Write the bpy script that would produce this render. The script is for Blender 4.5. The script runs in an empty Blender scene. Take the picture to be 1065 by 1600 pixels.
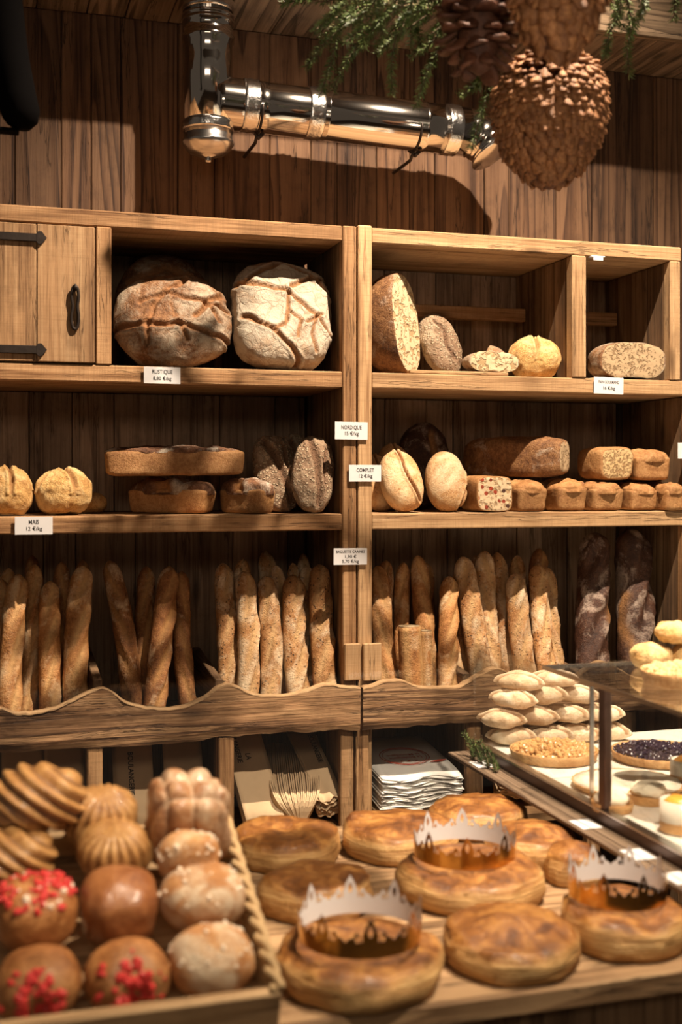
import bpy, bmesh, math, random
import numpy as np
from mathutils import Vector, Matrix
from mathutils.bvhtree import BVHTree

# ------------------------------------------------------------------ camera, world, lights
F, CX, HY = 1850.0, 532.5, 748.0        # focal length (px of a 1065x1600 frame), centre, horizon row
TH = math.atan(0.30)                    # the shelves recede to the right
ct, st = math.cos(TH), math.sin(TH)
CAMZ = 1.55
sc = bpy.context.scene
sc.view_settings.view_transform = 'Standard'
sc.view_settings.look = 'None'
sc.view_settings.gamma = 1.0
sc.view_settings.use_curve_mapping = False
sc.view_settings.exposure = 0.0
cd = bpy.data.cameras.new('camera')
cam = bpy.data.objects.new('camera', cd)
sc.collection.objects.link(cam)
cam.location = (0, 0, CAMZ)
cam.rotation_euler = (math.pi / 2, 0, -TH)
cd.sensor_fit = 'VERTICAL'
cd.sensor_height = 36.0
cd.lens = F / 1600 * 36.0
cd.shift_y = -(800 - HY) / 1600.0
cd.clip_start = 0.02
cd.dof.use_dof = True
cd.dof.focus_distance = 3.3
cd.dof.aperture_fstop = 2.3
sc.camera = cam

w = bpy.data.worlds.new('World')
sc.world = w
w.use_nodes = True
w.node_tree.nodes['Background'].inputs[0].default_value = (1.0, 0.78, 0.58, 1)
w.node_tree.nodes['Background'].inputs[1].default_value = 0.08


def look(o, target):
    d = Vector(target) - o.location
    o.rotation_euler = d.to_track_quat('-Z', 'Y').to_euler()


def spot(name, loc, target, watts, angle, blend=0.5, radius=0.03, col=(1.0, 0.82, 0.62)):
    l = bpy.data.lights.new(name, 'SPOT')
    l.energy = watts
    l.spot_size = math.radians(angle)
    l.spot_blend = blend
    l.shadow_soft_size = radius
    l.color = col
    o = bpy.data.objects.new(name, l)
    sc.collection.objects.link(o)
    o.location = loc
    look(o, target)
    return o


def area(name, loc, target, watts, sx, sy, col=(1.0, 0.82, 0.64)):
    l = bpy.data.lights.new(name, 'AREA')
    l.shape = 'RECTANGLE'
    l.size = sx
    l.size_y = sy
    l.energy = watts
    l.color = col
    o = bpy.data.objects.new(name, l)
    sc.collection.objects.link(o)
    o.location = loc
    look(o, target)
    return o


WARM = (1.0, 0.81, 0.61)
spot('shelf_spot', (1.45, 1.70, 4.26), (1.05, 3.15, 1.35), 1250, 70, 0.8, 0.030, WARM)
spot('counter_spot', (0.95, 0.80, 2.95), (0.90, 1.45, 0.77), 270, 68, 0.12, 0.03, WARM)
spot('case_spot', (1.75, 2.1, 3.2), (1.55, 2.45, 0.85), 120, 40, 0.5, 0.03, WARM)
spot('garland_spot', (0.45, 0.5, 1.95), (1.0, 2.3, 2.42), 45, 26, 0.8, 0.03, WARM)
area('shop_fill', (-0.3, -0.8, 2.7), (0.9, 3.2, 1.2), 13, 1.8, 0.5, WARM)  # added soft fill from behind the camera, stands for the shop's unseen lamps

# ------------------------------------------------------------------ pixel <-> place calibration


def at(x, y, Y):
    a = (x - CX) / F
    d = Y / (ct - a * st)
    return Vector((d * (st + a * ct), Y, CAMZ + (HY - y) / F * d))


def onz(x, y, Z):
    a = (x - CX) / F
    d = (CAMZ - Z) * F / (y - HY)
    return Vector((d * (st + a * ct), d * (ct - a * st), Z))


def dep(x, y, d):
    a = (x - CX) / F
    return Vector((d * (st + a * ct), d * (ct - a * st), CAMZ + (HY - y) / F * d))


def mpp(x, Y):
    a = (x - CX) / F
    return Y / (ct - a * st) / F


# ------------------------------------------------------------------ numeric helpers
_T = np.random.RandomState(7).rand(32, 32, 32) * 2 - 1


def vnoise(P):
    P = np.asarray(P, float)
    i = np.floor(P).astype(int)
    f = P - i
    f = f * f * (3 - 2 * f)
    i0 = i & 31
    i1 = (i + 1) & 31
    x0, y0, z0 = i0[:, 0], i0[:, 1], i0[:, 2]
    x1, y1, z1 = i1[:, 0], i1[:, 1], i1[:, 2]
    fx, fy, fz = f[:, 0], f[:, 1], f[:, 2]
    a = _T[x0, y0, z0] * (1 - fx) + _T[x1, y0, z0] * fx
    b = _T[x0, y1, z0] * (1 - fx) + _T[x1, y1, z0] * fx
    c = _T[x0, y0, z1] * (1 - fx) + _T[x1, y0, z1] * fx
    d = _T[x0, y1, z1] * (1 - fx) + _T[x1, y1, z1] * fx
    return (a * (1 - fy) + b * fy) * (1 - fz) + (c * (1 - fy) + d * fy) * fz


def fbm(P, o=3):
    s, a, t = 0, 1.0, 0
    for k in range(o):
        s = s + a * vnoise(P * 2 ** k + 11.3 * k)
        t += a
        a *= .5
    return s / t


_CS = {}


def csphere(n):
    if n in _CS:
        return _CS[n]
    idx, V, faces = {}, [], []

    def vid(p):
        k = tuple(int(round(c * 1e5)) for c in p)
        if k not in idx:
            idx[k] = len(V)
            V.append(p)
        return idx[k]
    g = [math.tan((i / n * 2 - 1) * math.pi / 4) for i in range(n + 1)]
    for ax in range(3):
        for s in (-1, 1):
            ids = [[0] * (n + 1) for _ in range(n + 1)]
            for i in range(n + 1):
                for j in range(n + 1):
                    p = [0, 0, 0]
                    p[ax] = s
                    p[(ax + 1) % 3] = g[i]
                    p[(ax + 2) % 3] = g[j]
                    ids[i][j] = vid(p)
            for i in range(n):
                for j in range(n):
                    q = (ids[i][j], ids[i + 1][j], ids[i + 1][j + 1], ids[i][j + 1])
                    faces.append(q if s > 0 else q[::-1])
    D = np.array(V, float)
    D /= np.linalg.norm(D, axis=1)[:, None]
    _CS[n] = (D, faces)
    return _CS[n]


def polydist(P2, pts):
    best = np.full(len(P2), 9.0)
    for (x0, y0), (x1, y1) in zip(pts[:-1], pts[1:]):
        a = np.array((x0, y0))
        d = np.array((x1, y1)) - a
        t = np.clip(((P2 - a) @ d) / (d @ d + 1e-12), 0, 1)
        best = np.minimum(best, np.linalg.norm(P2 - a - t[:, None] * d, axis=1))
    return best


def loaf(dims, k=2.4, n=24, flat=-.75, namp=.006, nscale=14, seed=0, scores=(), fn=None, ridge=.5, fine=0):
    D, faces = csphere(n)
    r = (np.abs(D) ** k).sum(1) ** (-1.0 / k)
    U = D * r[:, None]
    if fn is not None:
        U = fn(U.copy())
    dims = np.array(dims, float)
    G = np.sign(U) * np.abs(U) ** (k - 1) / dims
    G /= np.linalg.norm(G, axis=1)[:, None] + 1e-9
    U0 = U.copy()
    U[:, 2] = np.maximum(U[:, 2], flat)
    P = U * dims
    disp = namp * fbm(P * nscale + seed * 3.7, 3)
    if fine:
        disp = disp + fine * vnoise(P * 90 + seed)
    s = np.zeros(len(P))
    # score lines wander a little
    W = U0[:, :2] + .04 * np.stack([vnoise(P * 30 + seed), vnoise(P * 30 + seed + 40)], 1)
    for pts, wd, dp in scores:
        d = polydist(W, pts)
        m = np.exp(-(d / wd) ** 2) * (U0[:, 2] > -.1)
        disp = disp - dp * m + ridge * dp * np.exp(-((d - 1.9 * wd) / (.8 * wd)) ** 2) * (U0[:, 2] > -.1)
        s = np.maximum(s, np.exp(-(d / (wd * 1.25)) ** 4) * (U0[:, 2] > -.1))
    P = P + G * disp[:, None]
    return P, faces, {'score': s}


def rot(P, ax, deg):
    a = math.radians(deg)
    c, s = math.cos(a), math.sin(a)
    M = {'X': [[1, 0, 0], [0, c, -s], [0, s, c]], 'Y': [[c, 0, s], [0, 1, 0], [-s, 0, c]],
         'Z': [[c, -s, 0], [s, c, 0], [0, 0, 1]]}[ax]
    return np.asarray(P) @ np.array(M).T


# ------------------------------------------------------------------ object helpers
C = sc.collection
WL = {}          # world location of every object (nothing that parents is rotated)


def wl(o):
    return WL.get(o.name, Vector((0, 0, 0))) if o else Vector((0, 0, 0))


def put(o, parent, loc):
    C.objects.link(o)
    loc = Vector(loc)
    WL[o.name] = loc
    if parent:
        o.parent = parent
        o.location = loc - wl(parent)
    else:
        o.location = loc
    return o


def empty(name, loc):
    o = bpy.data.objects.new(name, None)
    o.empty_display_size = .05
    return put(o, None, loc)


def mesh(name, V, faces, attrs=None, mat=None, smooth=True):
    me = bpy.data.meshes.new(name)
    me.from_pydata([tuple(v) for v in np.asarray(V, float).tolist()], [], faces)
    if smooth:
        me.polygons.foreach_set('use_smooth', [True] * len(me.polygons))
    for k, v in (attrs or {}).items():
        at_ = me.attributes.new(k, 'FLOAT', 'POINT')
        at_.data.foreach_set('value', np.asarray(v, np.float32))
    if mat:
        me.materials.append(mat)
    me.update()
    return me


def obj(name, V, faces, mat, parent=None, attrs=None, smooth=True, base=False):
    """V in world coordinates; origin set at the mesh centre (or base)."""
    V = np.asarray(V, float)
    lo, hi = V.min(0), V.max(0)
    c = (lo + hi) / 2
    if base:
        c[2] = lo[2]
    if COLLECT[0]:
        register(V, faces)
    me = mesh(name, V - c, faces, attrs, mat, smooth)
    return put(bpy.data.objects.new(name, me), parent, c)


COLL = []
COLLECT = [False]


def register(V, Fc):
    V = np.asarray(V, float)
    COLL.append((V.min(0), V.max(0), BVHTree.FromPolygons([tuple(p) for p in V.tolist()], Fc)))


OKAY = [True]


def settle(parts, mx=.016, my=.045, mz=0., ylim=None):
    """smallest shift that frees the parts of every registered solid"""
    V, Fc = join(parts)
    lo, hi = V.min(0), V.max(0)
    zs = [0.] + ([z for z in (.003, .006, .010, .015, .02, .03) if z <= mz])
    cand = [(dx, dy, dz) for dx in np.arange(-mx, mx + 1e-6, .004) for dy in np.arange(-.008, my + 1e-6, .006) for dz in zs]
    cand.append((0., 0., 0.))
    cand.sort(key=lambda q: abs(q[0]) + .7 * abs(q[1]) + .5 * q[2])
    best, bn = (0, 0, 0), 1e9
    OKAY[0] = True
    for q in cand[:160]:
        o = np.array(q)
        near = [t for t in COLL if (t[0] < hi + o).all() and (t[1] > lo + o).all()]
        if not near:
            return o
        bv = BVHTree.FromPolygons([tuple(p) for p in (V + o).tolist()], Fc)
        n = 0
        for t in near:
            n += len(bv.overlap(t[2]))
            if n > bn:
                break
        if n == 0:
            return o
        if n < bn:
            best, bn = o, n
    OKAY[0] = False
    return np.array(best)


def tag(o, label, cat, group=None):
    o['label'] = label
    o['category'] = cat
    if group:
        o['group'] = group
    return o


def struct(o):
    o['kind'] = 'structure'
    return o


def boxgeo(x0, x1, y0, y1, z0, z1, b=.002):
    bm = bmesh.new()
    bmesh.ops.create_cube(bm, size=1)
    for v in bm.verts:
        v.co = Vector(((x0 + x1) / 2 + v.co.x * (x1 - x0), (y0 + y1) / 2 + v.co.y * (y1 - y0), (z0 + z1) / 2 + v.co.z * (z1 - z0)))
    if b:
        bmesh.ops.bevel(bm, geom=bm.edges[:], offset=b, segments=1, affect='EDGES')
    bm.verts.ensure_lookup_table()
    V = np.array([v.co[:] for v in bm.verts])
    Fc = [tuple(v.index for v in f.verts) for f in bm.faces]
    bm.free()
    return V, Fc


def box(name, x0, x1, y0, y1, z0, z1, mat, parent=None, b=.002):
    V, Fc = boxgeo(x0, x1, y0, y1, z0, z1, b)
    return obj(name, V, Fc, mat, parent, smooth=False)


def join(gs):
    V, Fc, n = [], [], 0
    for v, f in gs:
        V.append(np.asarray(v, float))
        Fc += [tuple(i + n for i in q) for q in f]
        n += len(v)
    return np.concatenate(V), Fc


def tube(path, rad, seg=16, cap=True, dispfn=None):
    path = np.asarray(path, float)
    m = len(path)
    rad = np.broadcast_to(np.asarray(rad, float), (m,))
    T = np.gradient(path, axis=0)
    T /= np.linalg.norm(T, axis=1)[:, None] + 1e-12
    ref = np.array((0., -1., 0.)) if abs(T[0][1]) < .8 else np.array((0., 0., 1.))
    V = []
    for i in range(m):
        u = ref - T[i] * (ref @ T[i])
        u /= np.linalg.norm(u)
        ref = u
        v = np.cross(T[i], u)
        for j in range(seg):
            a = 2 * math.pi * j / seg
            V.append(path[i] + rad[i] * (math.cos(a) * u + math.sin(a) * v))
    Fc = []
    for i in range(m - 1):
        for j in range(seg):
            k = (j + 1) % seg
            Fc.append((i * seg + j, i * seg + k, (i + 1) * seg + k, (i + 1) * seg + j))
    if cap:
        Fc.append(tuple(range(seg))[::-1])
        Fc.append(tuple((m - 1) * seg + j for j in range(seg)))
    return np.array(V), Fc


def lathe(prof, seg=48):
    V, Fc = [], []
    m = len(prof)
    for (r, z) in prof:
        for j in range(seg):
            a = 2 * math.pi * j / seg
            V.append((r * math.cos(a), r * math.sin(a), z))
    for i in range(m - 1):
        for j in range(seg):
            k = (j + 1) % seg
            Fc.append((i * seg + j, i * seg + k, (i + 1) * seg + k, (i + 1) * seg + j))
    Fc.append(tuple(range(seg))[::-1])
    Fc.append(tuple((m - 1) * seg + j for j in range(seg)))
    return np.array(V), Fc


def smooth_curve(pts, n):
    pts = np.array(pts, float)
    out = []
    P = np.vstack([2 * pts[0] - pts[1], pts, 2 * pts[-1] - pts[-2]])
    for i in range(1, len(P) - 2):
        for t in np.linspace(0, 1, n, endpoint=False):
            p0, p1, p2, p3 = P[i - 1], P[i], P[i + 1], P[i + 2]
            out.append(.5 * (2 * p1 + (p2 - p0) * t + (2 * p0 - 5 * p1 + 4 * p2 - p3) * t * t + (3 * p1 - p0 - 3 * p2 + p3) * t ** 3))
    out.append(pts[-1])
    return np.array(out)


# ------------------------------------------------------------------ materials
class NT:
    def __init__(self, name):
        self.m = bpy.data.materials.new(name)
        self.m.use_nodes = True
        self.t = self.m.node_tree
        self.b = self.t.nodes['Principled BSDF']
        self.out = self.t.nodes['Material Output']

    def n(self, typ, ins=None, **props):
        nd = self.t.nodes.new(typ)
        for k, v in props.items():
            setattr(nd, k, v)
        for k, v in (ins or {}).items():
            self.set(nd.inputs[k], v)
        return nd

    def set(self, sock, v):
        if isinstance(v, bpy.types.NodeSocket):
            self.t.links.new(v, sock)
        elif isinstance(v, bpy.types.Node):
            self.t.links.new(v.outputs[0], sock)
        else:
            if sock.type == 'RGBA' and len(v) == 3:
                v = (*v, 1)
            sock.default_value = v

    def math(self, op, a, b=0.0, c=0.0, clamp=False):
        nd = self.n('ShaderNodeMath', {0: a, 1: b, 2: c}, operation=op, use_clamp=clamp)
        return nd.outputs[0]

    def mix(self, f, a, b, blend='MIX'):
        nd = self.t.nodes.new('ShaderNodeMix')
        nd.data_type = 'RGBA'
        nd.blend_type = blend
        self.set(nd.inputs[0], f)
        self.set(nd.inputs[6], a)
        self.set(nd.inputs[7], b)
        return nd.outputs[2]

    def ramp(self, f, stops):
        nd = self.t.nodes.new('ShaderNodeValToRGB')
        e = nd.color_ramp.elements
        while len(e) < len(stops):
            e.new(.5)
        for s, (p, c) in zip(e, stops):
            s.position = p
            s.color = (*c, 1) if len(c) == 3 else c
        self.set(nd.inputs[0], f)
        return nd.outputs[0]

    def step(self, f, lo, hi):
        nd = self.n('ShaderNodeMapRange', {0: f, 1: lo, 2: hi, 3: 0.0, 4: 1.0})
        nd.clamp = True
        return nd.outputs[0]

    def coords(self, scale=(1, 1, 1), rnd=True):
        tc = self.n('ShaderNodeTexCoord')
        v = tc.outputs['Object']
        if rnd:
            oi = self.n('ShaderNodeObjectInfo')
            r = self.math('MULTIPLY', oi.outputs['Random'], 37.0)
            v = self.n('ShaderNodeVectorMath', {0: v, 1: r}, operation='ADD').outputs[0]
        return self.n('ShaderNodeVectorMath', {0: v, 1: scale}, operation='MULTIPLY').outputs[0]

    def noise(self, v, scale=1., detail=3., rough=.55, dist=0.):
        return self.n('ShaderNodeTexNoise', {'Vector': v, 'Scale': scale, 'Detail': detail, 'Roughness': rough, 'Distortion': dist}).outputs['Fac']

    def bump(self, h, strength, dist=.002, prev=None):
        nd = self.n('ShaderNodeBump', {'Height': h, 'Strength': strength, 'Distance': dist})
        if prev is not None:
            self.set(nd.inputs['Normal'], prev)
        return nd.outputs[0]

    def done(self, col, rough=.6, normal=None, metal=0., spec=None, **kw):
        self.set(self.b.inputs['Base Color'], col)
        self.set(self.b.inputs['Roughness'], rough)
        self.set(self.b.inputs['Metallic'], metal)
        if normal is not None:
            self.set(self.b.inputs['Normal'], normal)
        if spec is not None:
            self.set(self.b.inputs['Specular IOR Level'], spec)
        for k, v in kw.items():
            self.set(self.b.inputs[k.replace('_', ' ')], v)
        return self.m


def axis_scale(axis, along, across):
    return tuple(along if a == axis else across for a in 'XYZ')


def wood(name, axis, dark, mid, light, var=.35, ringw=.5, saw=0., stain=.4, rough=.75, knots=True, bumpd=.002, ringfreq=9.):
    t = NT(name)
    oi = t.n('ShaderNodeObjectInfo')
    v = t.coords()
    sA = axis_scale(axis, .34, 6.5)
    vs = t.n('ShaderNodeVectorMath', {0: v, 1: sA}, operation='MULTIPLY').outputs[0]
    low = t.noise(vs, 1.0, 2.5, .45, .25)
    fr_ = t.math('FRACT', t.math('MULTIPLY', low, ringfreq * 2.2))
    ring = t.math('SUBTRACT', 1.0, t.math('MULTIPLY', t.step(fr_, .25, .92), t.step(fr_, 1.0, .93)))
    fv = t.n('ShaderNodeVectorMath', {0: v, 1: axis_scale(axis, 4., 160.)}, operation='MULTIPLY').outputs[0]
    fine = t.step(t.noise(fv, 1., 4., .65), .22, .78)
    sv = t.n('ShaderNodeVectorMath', {0: v, 1: axis_scale(axis, 3., 9.)}, operation='MULTIPLY').outputs[0]
    blot = t.noise(sv, 1., 5., .6)
    g = t.math('MULTIPLY_ADD', ring, ringw, t.math('MULTIPLY', fine, 1 - ringw))
    col = t.ramp(g, [(.18, dark), (.5, mid), (.85, light)])
    st_ = t.step(blot, .38, .68)
    col = t.mix(t.math('MULTIPLY', st_, stain), col, tuple(c * .45 for c in dark), 'MIX')
    h = t.math('MULTIPLY_ADD', fine, .6, t.math('MULTIPLY', ring, -.5 * ringw))
    cv_ = t.n('ShaderNodeVectorMath', {0: v, 1: axis_scale(axis, 1.3, 26.)}, operation='MULTIPLY').outputs[0]
    cn = t.noise(cv_, 1., 5., .6, .3)
    ck = t.math('MULTIPLY', t.step(t.math('ABSOLUTE', t.math('SUBTRACT', cn, .5)), .012, .003), t.step(blot, .42, .56))
    col = t.mix(t.math('MULTIPLY', ck, .75), col, tuple(q * .35 for q in dark))
    h = t.math('MULTIPLY_ADD', ck, -1.2, h)
    dn = t.noise(v, 11., 6., .7)
    col = t.mix(t.math('MULTIPLY', t.step(dn, .52, .68), .30), col, tuple(q * .6 for q in dark))
    if saw:
        wv = t.n('ShaderNodeVectorMath', {0: v, 1: axis_scale(axis, 260., 5.)}, operation='MULTIPLY').outputs[0]
        sw = t.noise(wv, 1., 2., .5)
        col = t.mix(t.math('MULTIPLY', t.step(sw, .45, .75), saw), col, tuple(c * .55 for c in mid))
        h = t.math('MULTIPLY_ADD', sw, saw, h)
    if knots:
        kv = t.n('ShaderNodeVectorMath', {0: v, 1: axis_scale(axis, 2.6, 9.)}, operation='MULTIPLY').outputs[0]
        vo = t.n('ShaderNodeTexVoronoi', {'Vector': kv, 'Scale': 1.0})
        kd = t.step(vo.outputs['Distance'], .16, .05)
        col = t.mix(t.math('MULTIPLY', kd, .8), col, tuple(c * .4 for c in dark))
    val = t.math('MULTIPLY_ADD', oi.outputs['Random'], var, 1 - var * .55)
    hs = t.n('ShaderNodeHueSaturation', {'Color': col, 'Value': val})
    return t.done(hs.outputs[0], rough, t.bump(h, .55, bumpd), spec=.3)


def crust(name, dark, mid, light, score, flour=.0, flourcol=(.80, .72, .60), fscale=9., seeds=None, seedscale=150., seeddens=.3,
          rough=.62, bumps=.5, spec=.35, nscale=18., crack=0., coat=0.):
    t = NT(name)
    oi = t.n('ShaderNodeObjectInfo')
    v = t.coords()
    a = t.n('ShaderNodeAttribute', attribute_name='score').outputs['Fac']
    n1 = t.noise(v, nscale, 5., .6, .4)
    n2 = t.noise(v, nscale * 5, 4., .7)
    n3 = t.noise(v, nscale * 17, 3., .7)
    g = t.math('MULTIPLY_ADD', n3, .30, t.math('MULTIPLY_ADD', n2, .32, t.math('MULTIPLY', n1, .38)))
    col = t.ramp(g, [(.39, dark), (.5, mid), (.60, light)])
    h = t.math('MULTIPLY_ADD', n3, .45, t.math('MULTIPLY_ADD', n2, .7, t.math('MULTIPLY', n1, .5)))
    if seeds:
        vo = t.n('ShaderNodeTexVoronoi', {'Vector': v, 'Scale': seedscale})
        wn = t.n('ShaderNodeSeparateColor', {0: vo.outputs['Color']}).outputs[0]
        sd = t.math('MULTIPLY', t.step(vo.outputs['Distance'], .5, .32), t.math('LESS_THAN', wn, seeddens))
        col = t.mix(sd, col, seeds)
        h = t.math('MULTIPLY_ADD', sd, .8, h)
    if flour:
        f1 = t.noise(v, fscale, 6., .62, .8)
        f2 = t.noise(v, fscale * 14, 3., .7)
        fm = t.step(t.math('MULTIPLY_ADD', f2, .25, f1), .72 - .36 * flour, .88 - .30 * flour)
        fm = t.math('MULTIPLY', fm, t.math('SUBTRACT', 1.0, t.math('MULTIPLY', a, .9)))
        if crack:
            cv = t.n('ShaderNodeTexVoronoi', {'Vector': t.n('ShaderNodeVectorMath', {0: v, 1: t.n('ShaderNodeVectorMath', {0: t.n('ShaderNodeTexNoise', {'Vector': v, 'Scale': 14.}).outputs['Color'], 1: (.10, .10, .10)}, operation='MULTIPLY').outputs[0]}, operation='ADD').outputs[0], 'Scale': 24.}, feature='DISTANCE_TO_EDGE')
            cr = t.step(cv.outputs['Distance'], .0, .07)
            fm = t.math('MULTIPLY', fm, t.math('MULTIPLY_ADD', cr, crack, 1 - crack))
            h = t.math('MULTIPLY_ADD', cr, .18, h)
        col = t.mix(t.math('MULTIPLY', fm, .92), col, flourcol)
    sc2 = t.mix(t.step(n2, .35, .65), tuple(c * .72 for c in score), score)
    col = t.mix(a, col, sc2)
    val = t.math('MULTIPLY_ADD', oi.outputs['Random'], .3, .85)
    hs = t.n('ShaderNodeHueSaturation', {'Color': col, 'Value': val})
    kw = {}
    if coat:
        kw = {'Coat_Weight': coat, 'Coat_Roughness': .18}
    return t.done(hs.outputs[0], rough, t.bump(h, bumps, .007), spec=spec, **kw)


def crumb(name, base, hole, scale=60., amount=.5, bits=None):
    t = NT(name)
    v = t.coords()
    n1 = t.noise(v, scale, 3., .6, .15)
    n2 = t.noise(v, scale * .35, 2., .5, .1)
    m = t.step(t.math('MULTIPLY_ADD', n2, .5, n1), .80 - .12 * amount, .92 - .12 * amount)
    col = t.mix(t.math('MULTIPLY', m, .85), base, hole)
    if bits:
        vo = t.n('ShaderNodeTexVoronoi', {'Vector': v, 'Scale': 75.})
        wn = t.n('ShaderNodeSeparateColor', {0: vo.outputs['Color']}).outputs
        bd = t.math('MULTIPLY', t.step(vo.outputs['Distance'], .55, .4), t.math('LESS_THAN', wn[0], .25))
        col = t.mix(bd, col, t.mix(wn[1], bits[0], bits[1]))
    return t.done(col, .85, t.bump(t.math('SUBTRACT', 1.0, m), .8, .004), spec=.15)


def plain(name, col, rough=.5, metal=0., spec=.5, nscale=30., var=.12, bumps=.1, **kw):
    t = NT(name)
    v = t.coords()
    n1 = t.noise(v, nscale, 4., .6)
    c = t.mix(n1, tuple(x * (1 - var) for x in col), tuple(min(1, x * (1 + var)) for x in col))
    return t.done(c, rough, t.bump(n1, bumps, .002), metal, spec, **kw)


def glass(name, tint=(.985, .99, .985)):
    t = NT(name)
    t.t.nodes.remove(t.b)
    bf = t.n('ShaderNodeNewGeometry').outputs['Backfacing']
    fr = t.n('ShaderNodeFresnel', {'IOR': t.math('MULTIPLY_ADD', bf, 1 / 1.5 - 1.5, 1.5)})
    tr = t.n('ShaderNodeBsdfTransparent', {'Color': (*tint, 1)})
    gl = t.n('ShaderNodeBsdfGlossy', {'Color': (1, 1, 1, 1), 'Roughness': 0.0})
    mx = t.n('ShaderNodeMixShader', {0: fr, 1: tr, 2: gl})
    t.t.links.new(mx.outputs[0], t.out.inputs[0])
    return t.m


HONEY = ((.15, .066, .024), (.37, .200, .090), (.52, .315, .160))
FR = {a: wood('raw_lumber_' + a, a, *HONEY, var=.30, ringw=.30, saw=.4, stain=.38, ringfreq=3.) for a in 'XYZ'}
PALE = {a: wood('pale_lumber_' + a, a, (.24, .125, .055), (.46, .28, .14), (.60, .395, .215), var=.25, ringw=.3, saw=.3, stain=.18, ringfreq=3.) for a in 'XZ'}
WALLW = wood('weathered_pine_wall', 'Z', (.030, .013, .007), (.105, .053, .027), (.150, .082, .044), var=.45, ringw=.5, stain=.22, ringfreq=5.5, bumpd=.003)
BACKW = wood('weathered_pine_back', 'Z', (.12, .072, .046), (.29, .19, .122), (.41, .28, .185), var=.75, ringw=.3, stain=.40, ringfreq=4.)
SIDEY = wood('weathered_side', 'Y', (.070, .038, .020), (.20, .115, .06), (.30, .185, .10), var=.3, ringw=.35, stain=.45, ringfreq=4.)
SIDEZ = wood('weathered_side_upright', 'Z', (.070, .038, .020), (.20, .115, .06), (.30, .185, .10), var=.3, ringw=.4, stain=.45, ringfreq=4.)
WAVEW = wood('old_beam_wood', 'X', (.075, .034, .015), (.28, .148, .070), (.43, .255, .130), var=.15, ringw=.5, stain=.55, ringfreq=6., bumpd=.006)
DOORW = wood('stained_door_board', 'Z', (.15, .072, .03), (.37, .21, .10), (.50, .32, .17), var=.2, ringw=.25, stain=.55, saw=.25, ringfreq=3.)
CEILW = wood('grey_ceiling_board', 'Y', (.05, .032, .02), (.15, .10, .065), (.24, .165, .11), var=.4, ringw=.5, stain=.3, ringfreq=5.)
COUNTW = wood('counter_board', 'X', (.14, .075, .034), (.36, .215, .11), (.50, .32, .17), var=.2, ringw=.5, stain=.4, ringfreq=6.)
TRAYX = wood('tray_board', 'X', (.20, .11, .05), (.45, .28, .14), (.6, .40, .22), var=.2, ringw=.4, stain=.35, ringfreq=5.)
IRON = plain('black_wrought_iron', (.035, .026, .022), .5, .7, .4, 60, .4, .4)
BLACK = plain('matt_black_paint', (.003, .0025, .0025), .9, 0, .03)
CARD = plain('white_card', (.68, .67, .68), .55, 0, .3, 20, .03, .02)
INK = plain('black_ink', (.02, .018, .018), .6, 0, .2)
REDINK = plain('red_ink', (.45, .07, .04), .6, 0, .2)
CHROME = plain('polished_steel_duct', (.62, .58, .54), .10, 1., .5, 6, .06, .03)
FOIL = plain('crinkled_foil_tape', (.72, .70, .68), .16, 1., .5, 70, .15, 1.0)
KRAFT = plain('kraft_paper', (.60, .43, .265), .75, 0, .2, 40, .10, .15)
WHITEP = plain('white_paper', (.80, .77, .72), .7, 0, .2, 40, .05, .1)
GOLD = plain('gold_foil', (.72, .42, .12), .22, 1., .5, 12, .1, .1)
PANE = glass('clear_glass')
PLEX = glass('clear_plastic', (.97, .97, .97))
DARKMETAL = plain('bronze_rail', (.10, .055, .04), .35, .6, .5, 30, .2, .1)
STEEL = plain('brushed_steel', (.55, .52, .50), .25, 1., .5, 40, .1, .1)

# ------------------------------------------------------------------ room shell
YF, YB, YW = 3.10, 3.52, 3.04       # shelf fronts, plank wall, scalloped board
CEIL = CAMZ + 1.36
rnd = random.Random(5)
struct(box('floor', -2.5, 4.5, -2.5, 3.7, -.05, 0, wood('shop_floor_wood', 'X', (.05, .03, .02), (.12, .075, .045), (.18, .12, .07)), b=0))
CEIL2 = 4.6
struct(box('ceiling', -2.5, 4.5, -2.5, 3.7, CEIL2, CEIL2 + .1, CEILW, b=0))
sof = struct(box('trim_1', -.9, 3.4, 3.215, YB + .024, CEIL + .03, CEIL + .06, CEILW, b=0))
x = -.9
while x < 3.4:
    wd = rnd.uniform(.11, .17)
    box('plank', x + .0015, x + wd - .0015, 3.216, YB + .02, CEIL - .002 * rnd.random(), CEIL + .029, CEILW, sof, .002)
    x += wd
struct(box('trim_2', -.9, 3.4, 3.185, 3.214, CEIL - .012, CEIL + .45, wood('trim_wood', 'X', (.08, .05, .03), (.22, .15, .09), (.32, .22, .14))))
wall = struct(box('wall_back', -1.6, 3.6, YB + .025, YB + .12, 0, CEIL2, BACKW, b=0))
x = -1.3
while x < 3.4:
    wd = rnd.choice([.085, .11, .13, .15, .17])
    o = rnd.uniform(0, .006)
    box('plank', x + .001, x + wd - .001, YB + o, YB + .027, .0, CEIL - .001, WALLW, wall, .003)
    x += wd


def X(px, Y=YF):
    return at(px, 0, Y).x


COLLECT[0] = True
ZT, ZTB = CAMZ + .692, CAMZ + .650
ZU, ZUB = CAMZ + .293, CAMZ + .249
ZM, ZMB = CAMZ - .096, CAMZ - .140
ZB = CAMZ - .655                    # baguette crate floor
ZL = CAMZ - .950                    # bag shelf
YI = 3.485                          # back of compartments


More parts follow.
